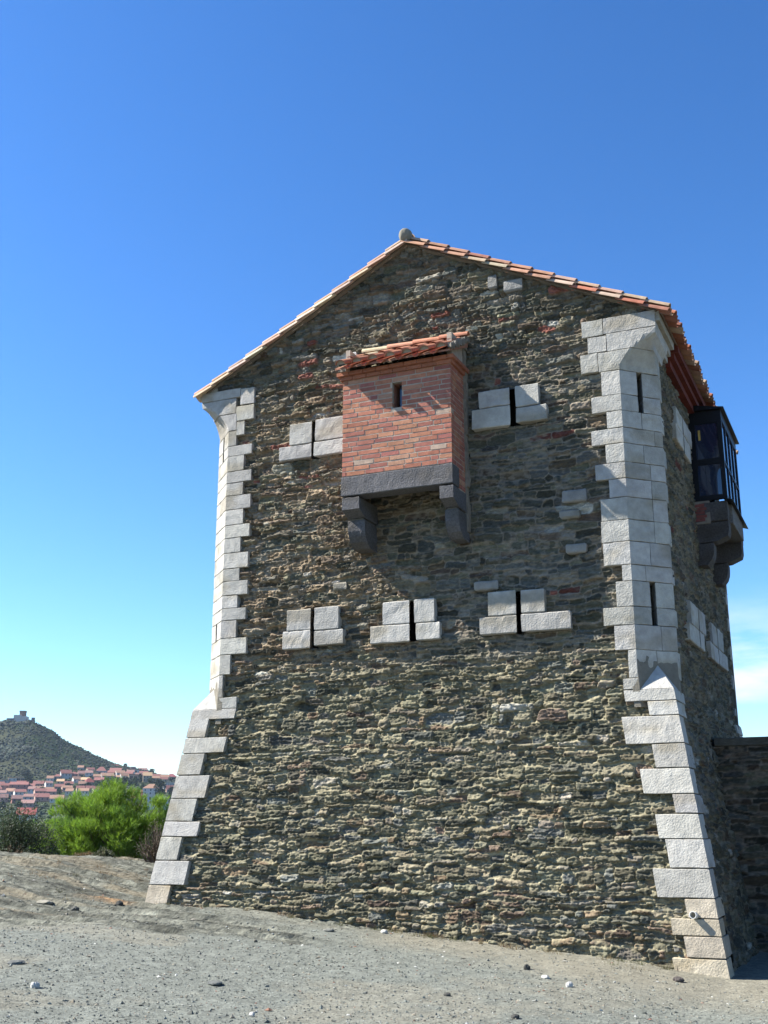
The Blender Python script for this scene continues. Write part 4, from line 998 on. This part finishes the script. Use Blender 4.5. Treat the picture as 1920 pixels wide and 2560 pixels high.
# ------------------------------------------------------------------ scrub and trees on the far slopes
def place_far(d, t):
    x = HD[0] * d + RT[0] * d * t; y = HD[1] * d + RT[1] * d * t; return x, y
bm = bmesh.new(); bmesh.ops.create_icosphere(bm, subdivisions=1, radius=1)
ICO_V = np.array([v.co[:] for v in bm.verts]); ICO_F = np.array([[v.index for v in f.verts] for f in bm.faces]); bm.free()
def blobs(name, X, Y, Z, S, T, seed, squash=.75):
    rn = np.random.RandomState(seed); n = len(X); m = len(ICO_V)
    V = ICO_V[None] * rn.uniform(.62, 1.25, (n, m, 1)) * np.array([1, 1, squash]); V = V * S[:, None, None] * rn.uniform(.8, 1.25, (n, 1, 3))
    V = V + np.stack([X, Y, Z + S * .25], -1)[:, None]
    F = (ICO_F[None] + (np.arange(n) * m)[:, None, None]).reshape(-1)
    tv = np.repeat(T, m, 0) * rn.uniform(.75, 1.25, (n * m, 1))
    return link(name, raw_mesh(name, V.reshape(-1, 3), F, np.arange(n * len(ICO_F)) * 3, tv), M['far_leaf'])
rn = np.random.RandomState(91)
n = 26000; d = rn.uniform(1215, 1530, n); t = rn.uniform(-.46, -.12, n); x, y = place_far(d, t)
cl = fbm(x * .010, y * .010, 4, 4); keep = rn.rand(n) < sstep(.36, .54, cl) * .72 + .22; x, y, d, cl = x[keep], y[keep], d[keep], cl[keep]
dens = sstep(.40, .56, cl)
z = far_z(x, y) + hill_k(x, y) * (1 - .8 * sstep(1440, 1500, d)) * (5.0 * (fbm(x * .012, y * .012, 2, 4) - .5) * 2)
s = (1.0 + 2.6 * dens * rn.rand(len(x)) + .7 * rn.rand(len(x)))
pal = np.array([(.016, .028, .016), (.022, .036, .019), (.013, .023, .014), (.034, .048, .020), (.044, .045, .030)])
T = pal[rn.choice(5, len(x), p=[.32, .26, .22, .12, .08])]
tag(blobs('scrub', x, y, z, s, T, 92), 'dark green scrub covering the hill under the fort', 'scrub', kind='stuff')

# ------------------------------------------------------------------ village
WALLC = dict(greywhite=(.44, .43, .42), white=(.58, .56, .52), cream=(.50, .40, .28), pink=(.45, .30, .24), rose=(.34, .17, .14), grey=(.30, .28, .26), paleblue=(.46, .52, .60))
ROOFC = dict(tan=(.44, .30, .18), red=(.24, .115, .100), rose=(.27, .165, .145), orange=(.31, .19, .135), brightred=(.27, .085, .072), purple=(.25, .09, .095), white=(.50, .47, .42))
HOUSES = [
 (-853.9, 942.1, 39.7, 7.5, 6.0, 2.1, 'greywhite', 'tan', 'flat', 'grey white flat roofed block at the left end of the upper village'),
 (-852.2, 951.7, 41.2, 8.3, 6.8, 2.0, 'white', 'tan', 'flat', 'white flat roofed block between the grey block and the one with dark balconies'),
 (-852.3, 964.7, 43.1, 9.3, 5.8, 2.4, 'cream', 'tan', 'balcony', 'cream apartment block with two dark balcony bays below the hill'),
 (-799.1, 883.3, 31.6, 8.4, 6.4, 1.8, 'pink', 'red', 'gable', 'pink house with red roof below the flat white blocks at the left edge'),
 (-784.0, 885.7, 31.5, 17.3, 7.2, 2.1, 'rose', 'red', 'gable', 'long rose red house below the balcony block'),
 (-750.6, 865.6, 28.5, 6.4, 5.1, 1.9, 'white', 'rose', 'gable', 'small white house with faded roof right of the long rose house'),
 (-818.3, 971.1, 43.8, 6.9, 4.4, 2.1, 'white', 'orange', 'gable', 'white house with orange roof, first at the foot of the wooded slope'),
 (-822.1, 987.0, 46.6, 7.7, 4.1, 1.9, 'grey', 'red', 'hip', 'low grey house with hipped red roof beside the big red roofed white house'),
 (-818.5, 997.3, 48.4, 11.2, 5.8, 3.0, 'greywhite', 'red', 'gable', 'big grey white house with tall red roof under the hill'),
 (-815.4, 1007.5, 49.4, 6.6, 4.5, 1.9, 'rose', 'red', 'hip', 'rose house with hipped red roof right of the big grey white house'),
 (-816.6, 1020.0, 51.1, 7.0, 3.9, 2.3, 'pink', 'rose', 'gable', 'plain pink house with faded rose roof high in the village'),
 (-806.6, 1020.1, 50.1, 8.3, 5.5, 2.0, 'white', 'rose', 'chimneys', 'white house with two chimneys on its ridge'),
 (-822.7, 1061.1, 54.7, 12.1, 4.7, 3.6, 'greywhite', 'red', 'hip', 'wide grey white house with hipped red roof near the skyline'),
 (-822.9, 1087.3, 55.7, 13.0, 4.8, 2.7, 'grey', 'red', 'gable', 'wide grey house with red roof just under the skyline house'),
 (-894.2, 1182.5, 67.4, 8.9, 3.0, 2.5, 'rose', 'red', 'gable', 'rose house whose red roof breaks the skyline of the hill'),
 (-828.1, 1128.8, 57.0, 13.4, 6.6, 2.0, 'white', 'tan', 'villa', 'big white villa with wide dark balcony on the skyline'),
 (-872.0, 1209.9, 62.8, 11.0, 5.0, 1.8, 'pink', 'rose', 'gable', 'long pink house on the skyline right of the white villa'),
 (-787.0, 950.0, 40.3, 7.4, 3.7, 1.8, 'cream', 'tan', 'gable', 'small cream house with tan roof in the middle of the slope'),
 (-757.9, 928.0, 36.7, 8.7, 3.6, 2.0, 'pink', 'red', 'gable', 'pink house with red roof just above the village trees'),
 (-778.9, 966.8, 42.2, 7.7, 4.3, 2.2, 'white', 'orange', 'gable', 'white house with orange roof in the middle of the slope'),
 (-770.8, 970.4, 42.2, 8.7, 3.7, 2.7, 'cream', 'tan', 'mono', 'cream house with a single sloping tan roof'),
 (-748.8, 949.5, 38.4, 9.7, 4.1, 3.1, 'pink', 'brightred', 'hip', 'pink house with bright red hipped roof above the village trees'),
 (-783.3, 1004.2, 46.6, 7.7, 4.1, 1.9, 'pink', 'orange', 'gable', 'pink house with orange roof left of the dark fronted row'),
 (-772.1, 1009.2, 46.6, 13.4, 4.6, 2.6, 'grey', 'orange', 'gable', 'wide grey fronted house with orange roof above the wood'),
 (-764.7, 1016.9, 46.8, 5.5, 3.3, 1.7, 'cream', 'orange', 'gable', 'narrow cream house with orange roof, smallest of the row above the wood'),
 (-758.5, 1019.7, 46.8, 7.9, 4.7, 2.4, 'greywhite', 'orange', 'gable', 'grey white house with orange roof in the row above the wood'),
 (-747.6, 1020.1, 45.9, 9.4, 5.7, 2.9, 'cream', 'orange', 'balcony', 'cream house with dark balconies under its orange roof, beside the tall dark tree'),
 (-724.3, 1013.0, 43.2, 9.2, 7.6, 2.8, 'cream', 'tan', 'gable', 'tall cream house with tan roof right of the tall dark tree'),
 (-756.0, 1073.3, 48.1, 8.4, 4.3, 2.4, 'pink', 'red', 'gable', 'pink house with red roof behind the tall cream house'),
 (-804.4, 1156.9, 52.0, 7.4, 3.4, 1.9, 'cream', 'orange', 'gable', 'small cream house with orange roof near the right end of the skyline'),
 (-843.5, 1231.4, 55.1, 12.6, 4.4, 2.9, 'rose', 'purple', 'hip', 'rose house with purplish red hipped roof on the skyline next to the tower'),
 (-757.1, 884.5, 31.0, 9.9, 3.1, 2.2, 'pink', 'orange', 'gable', 'pink house with orange roof at the left end of the tree belt'),
 (-750.9, 891.7, 31.9, 8.8, 2.2, 1.6, 'cream', 'orange', 'gable', 'low cream house with orange roof beside the tree belt'),
 (-747.5, 901.9, 32.9, 9.3, 3.8, 2.0, 'pink', 'red', 'gable', 'pink house with red roof against the left of the tree belt'),
 (-705.9, 811.0, 21.6, 9.0, 3.4, 1.9, 'white', 'rose', 'gable', 'white house with rose roof in the lower village at left'),
 (-683.6, 803.4, 20.3, 12.1, 4.0, 2.5, 'pink', 'red', 'gable', 'wide pink house with broad red roof in the lower village'),
 (-664.3, 798.9, 19.1, 11.4, 3.6, 2.4, 'white', 'orange', 'gable', 'wide white house with orange roof just left of the pine top'),
 (-689.7, 778.8, 18.4, 8.6, 4.1, 2.3, 'rose', 'rose', 'gable', 'rose house with rose roof above the dark shrub'),
 (-648.9, 744.4, 14.3, 10.7, 3.7, 2.1, 'pink', 'rose', 'gable', 'pink house with rose roof above the nearest bright red roof'),
 (-708.5, 783.6, 19.6, 6.4, 4.1, 2.4, 'pink', 'rose', 'gable', 'small pink house with rose roof at the left edge of the lower village'),
 (-530.9, 608.7, 2.7, 12.4, 4.9, 3.4, 'white', 'brightred', 'gable', 'white house with large bright red roof between the shrub and the pine'),
 (-608.8, 836.7, 20.3, 9.4, 3.3, 5.2, 'pink', 'brightred', 'gable', 'pink house with steep bright red roof left of the white villa by the tower'),
 (-616.8, 868.2, 23.5, 14.4, 9.2, 2.9, 'white', 'orange', 'hip', 'tall white villa with orange hipped roof near the tower corner'),
 (-539.8, 766.7, 12.6, 11.9, 9.8, 0.6, 'paleblue', 'white', 'flat', 'large pale blue flat roofed house with three dark windows above the pine'),
 (-532.3, 770.1, 12.6, 4.0, 8.1, 0.5, 'paleblue', 'white', 'flat', 'narrow pale blue annex between the large flat roofed house and the tower'),
 (-670.8, 975.5, 34.2, 11.2, 7.1, 1.0, 'white', 'white', 'colonnade', 'white building with a row of tall white pillars close to the tower'),
 (-648.6, 946.0, 30.4, 7.9, 3.7, 3.0, 'pink', 'red', 'gable', 'pink house with red roof in front of the pillared building'),
 (-464.0, 669.1, 4.4, 6.9, 5.4, 1.0, 'rose', 'rose', 'flat', 'low rose coloured house between the pine and the tower foot')]
def house(i, x, y, z, w, hh, hr, wc, rc_, kind, label):
    rn = np.random.RandomState(300 + i); root = empty('village_house', (x, y, z), R(24 + 15 + rn.uniform(-16, 16) * (kind not in ('colonnade', 'villa'))))
    tag(root, label, 'house', 'houses of the village on the slope')
    dp = min(10.0, max(6.5, w * .8)); wc = np.array(WALLC[wc]) * rn.uniform(.72, .9); rc_ = np.array(ROOFC[rc_]) * rn.uniform(.78, .95); hr *= 1.35 if kind in ('gable', 'hip', 'chimneys') else 1
    a = w / 2; m = MB()
    m.box((-a, 0, -4), (a, dp, hh), wc); 
    rf = MB(); o = .35
    if kind in ('gable', 'chimneys', 'mono'):
        if kind == 'mono':
            V = [(-a - o, -o, hh), (a + o, -o, hh), (a + o, dp, hh + hr), (-a - o, dp, hh + hr), (-a - o, -o, hh - .2), (a + o, -o, hh - .2), (a + o, dp, hh - .2), (-a - o, dp, hh - .2)]
            rf.add(V, [(0, 1, 2, 3), (0, 4, 5, 1), (1, 5, 6, 2), (3, 7, 4, 0), (2, 6, 7, 3)], rc_)
        else:
            V = [(-a - o, -o, hh - .05), (a + o, -o, hh - .05), (a + o, dp / 2, hh + hr), (-a - o, dp / 2, hh + hr), (a + o, dp + o, hh - .05), (-a - o, dp + o, hh - .05)]
            V += [(p, q, r - .25) for p, q, r in V]
            rf.add(V, [(0, 1, 2, 3), (3, 2, 4, 5), (0, 6, 7, 1), (1, 7, 8, 2), (2, 8, 10, 4), (5, 11, 9, 3), (3, 9, 6, 0)], rc_)
            m.add([(-a, 0, hh), (-a, dp, hh), (-a, dp / 2, hh + hr - .15), (a, 0, hh), (a, dp, hh), (a, dp / 2, hh + hr - .15)], [(0, 1, 2), (3, 5, 4)], wc)
    elif kind == 'hip':
        k = min(a * .7, dp * .5); V = [(-a - o, -o, hh), (a + o, -o, hh), (a + o, dp + o, hh), (-a - o, dp + o, hh), (-a + k, dp / 2, hh + hr), (a - k, dp / 2, hh + hr)]
        rf.add(V, [(0, 1, 5, 4), (1, 2, 5), (2, 3, 4, 5), (3, 0, 4), (0, 3, 2, 1)], rc_)
    else:
        rf.box((-a - .2, -.3, hh), (a + .2, dp + .2, hh + max(.35, hr * .5)), rc_)
    m.build('walls', M['plain'], root); r_ = rf.build('roof', M['plain'], root)
    if kind == 'chimneys':
        for q in (-a + .8, a - .8):
            c_ = MB(); c_.box((q - .35, dp / 2 - .35, hh + hr - .5), (q + .35, dp / 2 + .35, hh + hr + .9), wc); c_.build('chimney', M['plain'], r_)
    dk = (.045, .05, .06)
    if kind == 'balcony':
        for q in (-a * .48, a * .48):
            b = MB(); b.box((q - a * .38, -.06, hh * .25), (q + a * .38, .1, hh * .9), (.07, .05, .05)); b.build('balcony', M['plain'], root)
    elif kind == 'villa':
        b = MB(); b.box((-a * .55, -.06, hh * .30), (a * .62, .1, hh * .82), (.06, .075, .06)); b.build('balcony', M['plain'], root)
        b = MB(); b.box((-a * .4, dp * .3, hh + .9), (a * .45, dp * .9, hh + 3.6), (.16, .12, .13)); b.build('roof_room', M['plain'], root)
    elif kind == 'colonnade':
        for k in range(6):
            q = -a + w * (k + .5) / 6; b = MB(); b.box((q - .42, -.08, hh * .12), (q + .42, .1, hh * .92), (.10, .08, .09)); b.build('arcade_bay', M['plain'], root)
    else:
        nwin = 3 if w > 9 else 2
        if hh > 3.0:
            for row in range(2 if hh > 6.5 else 1):
                for k in range(nwin):
                    q = -a + w * (k + .5) / nwin + rn.uniform(-.3, .3); zb = hh - 2.3 - 2.9 * row; ww = .75 if kind == 'flat' and w > 10 else .5
                    b = MB(); b.box((q - ww, -.05, zb), (q + ww, .1, zb + 1.5 + (.5 if ww > .6 else 0)), dk); b.build('window', M['plain'], root)
for i, hs_ in enumerate(HOUSES): house(i, *hs_)
rn = np.random.RandomState(61); FILL = []; tries = 0
while len(FILL) < 34 and tries < 9000:
    tries += 1; t_ = rn.uniform(-.345, -.185); d_ = rn.uniform(1060, 1330); w_ = rn.uniform(6.5, 10.5)
    if t_ > -.245 and d_ < 1215: continue
    if t_ < -.265 and d_ > 1175: continue
    x_, y_ = place_far(d_, t_); ok_ = True
    for q in HOUSES + FILL:
        dq_ = q[0] * HD[0] + q[1] * HD[1]; tq_ = (q[0] * RT[0] + q[1] * RT[1]) / dq_
        if abs(tq_ - t_) * 1150 < (w_ + q[3]) * .42 and abs(dq_ - d_) < 34: ok_ = False; break
    if ok_: FILL.append((x_, y_, float(far_z(x_, y_)), w_, rn.uniform(3.2, 4.6), rn.uniform(1.6, 2.4), rn.choice(['pink', 'cream', 'rose', 'white']), rn.choice(['red', 'rose', 'orange', 'red']), 'gable', 'small plain house with reddish tiled roof, packed among the upper rows of the village'))
for i, hs_ in enumerate(FILL): house(100 + i, *hs_)
# trees one can tell apart between the houses
def crown_mesh(seed, kind):
    rn = np.random.RandomState(seed); C = []
    for k in range(26 if kind != 'tall' else 20):
        u = rn.normal(0, 1, 3); u /= np.linalg.norm(u); q = rn.uniform(.5, .95)
        p = np.array([u[0] * .42, u[1] * .42, .58 + u[2] * .36]) * np.array([q, q, 1]); C.append(p + rn.normal(0, .085, (26, 3)))
    C = np.concatenate(C); n = len(C); Dv = unit(C - np.array([0, 0, .45]) + rn.normal(0, .35, (n, 3))); l = rn.uniform(.10, .17, n)
    T = np.array([.032, .056, .020]) * rn.uniform(.65, 1.4, (n, 1)) if kind != 'grey' else np.array([.085, .095, .065]) * rn.uniform(.7, 1.3, (n, 1))
    if kind == 'dark' or kind == 'tall': T = T * .62
    V = leaves(C, Dv, l, l * .8, rn)
    me = raw_mesh('crown', V, np.arange(n * 4), np.arange(n) * 4, np.repeat(T, 4, 0)); me.materials.append(M['far_leaf']); return me
CM = {k: crown_mesh(400 + i, k) for i, k in enumerate(('round', 'dark', 'grey', 'tall'))}
tm = MB(); limb(tm, [(0, 0, -.15), (.01, 0, .2), (0, .01, .55)], .035, .015, n=6)
TR = raw_mesh('trunk', np.concatenate(tm.v), tm.l, tm.st, np.concatenate(tm.t)); TR.materials.append(M['bark'])
VT = [(-723.8, 899.4, 31.8, 6.9, 5.2, 'round', 'round green tree at the left end of the tree belt'), (-723.1, 912.8, 33.2, 8.1, 5.8, 'dark', 'dark tree next to the left end of the tree belt'), (-724.7, 929.6, 34.8, 8.9, 6.5, 'round', 'green tree below the bright red hipped roof'),
 (-728.6, 949.7, 37.2, 9.6, 7.0, 'dark', 'broad dark tree in the middle of the tree belt'), (-724.8, 960.2, 38.0, 9.7, 7.3, 'round', 'broad green tree under the grey fronted orange roofed house'), (-720.8, 970.8, 39.1, 9.1, 7.3, 'dark', 'dark tree under the row of orange roofed houses'),
 (-712.9, 974.3, 38.9, 7.3, 6.7, 'round', 'green tree at the right end of the tree belt'), (-687.3, 863.1, 26.2, 6.6, 5.0, 'dark', 'dark tree just above the left of the pine top'), (-697.9, 906.5, 31.1, 9.2, 5.7, 'round', 'wide green tree just above the middle of the pine top'),
 (-681.7, 909.3, 30.4, 8.0, 5.1, 'dark', 'dark tree above the right of the pine top'), (-726.6, 1003.2, 42.3, 3.8, 9.4, 'tall', 'tall narrow dark tree between the cream balcony house and the tall cream house'),
 (-611.5, 874.9, 23.6, 10.3, 13.5, 'dark', 'large dark tree right of the white villa by the tower'), (-873.9, 1231.0, 64.9, 6.9, 4.3, 'dark', 'dark tree on the skyline right of the villa'), (-751.8, 882.5, 30.5, 5.7, 4.4, 'round', 'small green tree in front of the low cream house'),
 (-714.7, 850.9, 26.2, 6.1, 4.4, 'dark', 'dark tree above the wide red roof of the lower village'), (-716.6, 863.1, 27.5, 6.7, 5.0, 'round', 'green tree below the pink house at the tree belt'), (-813.3, 934.0, 38.4, 8.6, 9.2, 'dark', 'large dark tree right of the balcony block'),
 (-876.0, 998.0, 51.3, 10.5, 8.5, 'grey', 'domed grey green tree at the foot of the hill above the balcony block'), (-789.5, 922.7, 36.6, 4.8, 5.4, 'dark', 'small dark tree below the white house with orange roof'), (-722.7, 803.5, 21.6, 5.3, 4.2, 'round', 'small green tree at the left edge of the lower village'),
 (-649.6, 735.4, 13.7, 5.8, 4.8, 'round', 'green tree among the rose roofs of the lower village'), (-756.5, 845.4, 26.4, 5.0, 4.5, 'dark', 'dark tree below the long rose red house'), (-753.5, 921.2, 35.5, 5.9, 4.7, 'dark', 'dark tree behind the pink house at the tree belt'),
 (-718.6, 1011.1, 42.5, 6.3, 5.0, 'round', 'green tree in front of the tall cream house'), (-763.6, 1109.3, 47.4, 8.2, 4.1, 'dark', 'dark tree below the small skyline house with orange roof'), (-606.3, 886.0, 23.8, 5.4, 8.7, 'dark', 'dark tree against the tower edge beside the large dark tree'),
 (-664.1, 921.6, 30.5, 4.6, 6.9, 'round', 'green tree left of the white villa by the tower'), (-644.0, 711.6, 12.0, 5.6, 5.6, 'dark', 'dark tree just above the shrub at the left edge'), (-905.4, 1217.0, 72.1, 4.6, 3.8, 'dark', 'small dark tree on the skyline left of the villa'), (-774.1, 855.1, 27.9, 4.5, 3.4, 'round', 'small green tree under the pink house at the left edge')]
for x, y, z, w_, h_, k, lab in VT:
    root = empty('village_tree', (x, y, z - .5), (x * 1.7) % 6.28); root.scale = (w_ * 1.15, w_ * 1.15, h_ * 1.15); tag(root, lab, 'tree', 'trees between the village houses')
    for nm, me in (('crown', CM[k]), ('trunk', TR)):
        o = bpy.data.objects.new(nm, me); COL.objects.link(o); o.parent = root
# low greenery of gardens and slopes
rn = np.random.RandomState(93); n = 9000; d = rn.uniform(560, 1235, n); t = rn.uniform(-.42, -.12, n); x, y = place_far(d, t)
HP = np.array([(q[0], q[1], q[3]) for q in HOUSES + FILL]); hd_ = HP[:, 0] * HD[0] + HP[:, 1] * HD[1]; ht_ = (HP[:, 0] * RT[0] + HP[:, 1] * RT[1]) / hd_
near = ((np.abs(t[:, None] - ht_[None]) * d[:, None] < HP[None, :, 2] * .62 + 1.5) & (d[:, None] < hd_[None] + 10) & (d[:, None] > hd_[None] - 45)).any(1)
k = ~near & (rn.rand(n) < .35 + .65 * sstep(.42, .55, fbm(x * .02, y * .02, 3, 3))); x, y, d = x[k], y[k], d[k]
T = np.array([(.028, .048, .018), (.038, .060, .022), (.022, .038, .017), (.065, .068, .042)])[rn.choice(4, len(x), p=[.36, .26, .28, .10])]
tag(blobs('greenery', x, y, far_z(x, y) - .4, rn.uniform(1.2, 3.0, len(x)), T, 94), 'green gardens and bushes between the village houses', 'greenery', kind='stuff')
# ------------------------------------------------------------------ fort on the hill top
fort = empty('hilltop_fort', (-1047.0, 1176.0, 131.0), R(24)); tag(fort, 'distant fort with a dark square tower and pale walls on the hill top', 'fort')
def fpart(name, boxes, tint):
    m = MB()
    for b in boxes: m.box(b[0], b[1], tint)
    return m.build(name, M['plain'], fort)
fpart('keep', [((-2.7, 2, 4), (4.2, 9, 14.2)), ((-3.0, 1.7, 13.0), (4.5, 9.3, 14.9))], (.16, .115, .095))
fpart('main_building', [((-8.6, -3, 0), (1.0, 8, 8.9)), ((1.01, -2.5, 0), (8.2, 8, 7.2))], (.46, .42, .38))
fpart('bastion', [((-17.5, -3.5, -3), (-7.5, 9, 4.6))], (.17, .14, .13)); fpart('rampart', [((7.0, -3.2, -3), (18.0, 3, 2.4))], (.17, .14, .13)); fpart('turret', [((15.2, -3.6, -3), (18.9, 0, 5.4))], (.15, .12, .11))

# ------------------------------------------------------------------ air between here and the far hill
hz = bpy.data.materials.new('air'); hz.use_nodes = True; nt = hz.node_tree; nt.nodes.clear()
o_ = nt.nodes.new('ShaderNodeOutputMaterial'); pv = nt.nodes.new('ShaderNodeVolumePrincipled'); pv.inputs['Color'].default_value = (.62, .78, 1.0, 1); pv.inputs['Density'].default_value = .000042; pv.inputs['Anisotropy'].default_value = .2
nt.links.new(pv.outputs[0], o_.inputs['Volume'])
hb = MB(); hb.box((-3700, -3700, -140), (3700, 3700, 175)); ho = hb.build('haze', hz); tag(ho, 'thin bluish haze over the valley', 'haze', kind='stuff')
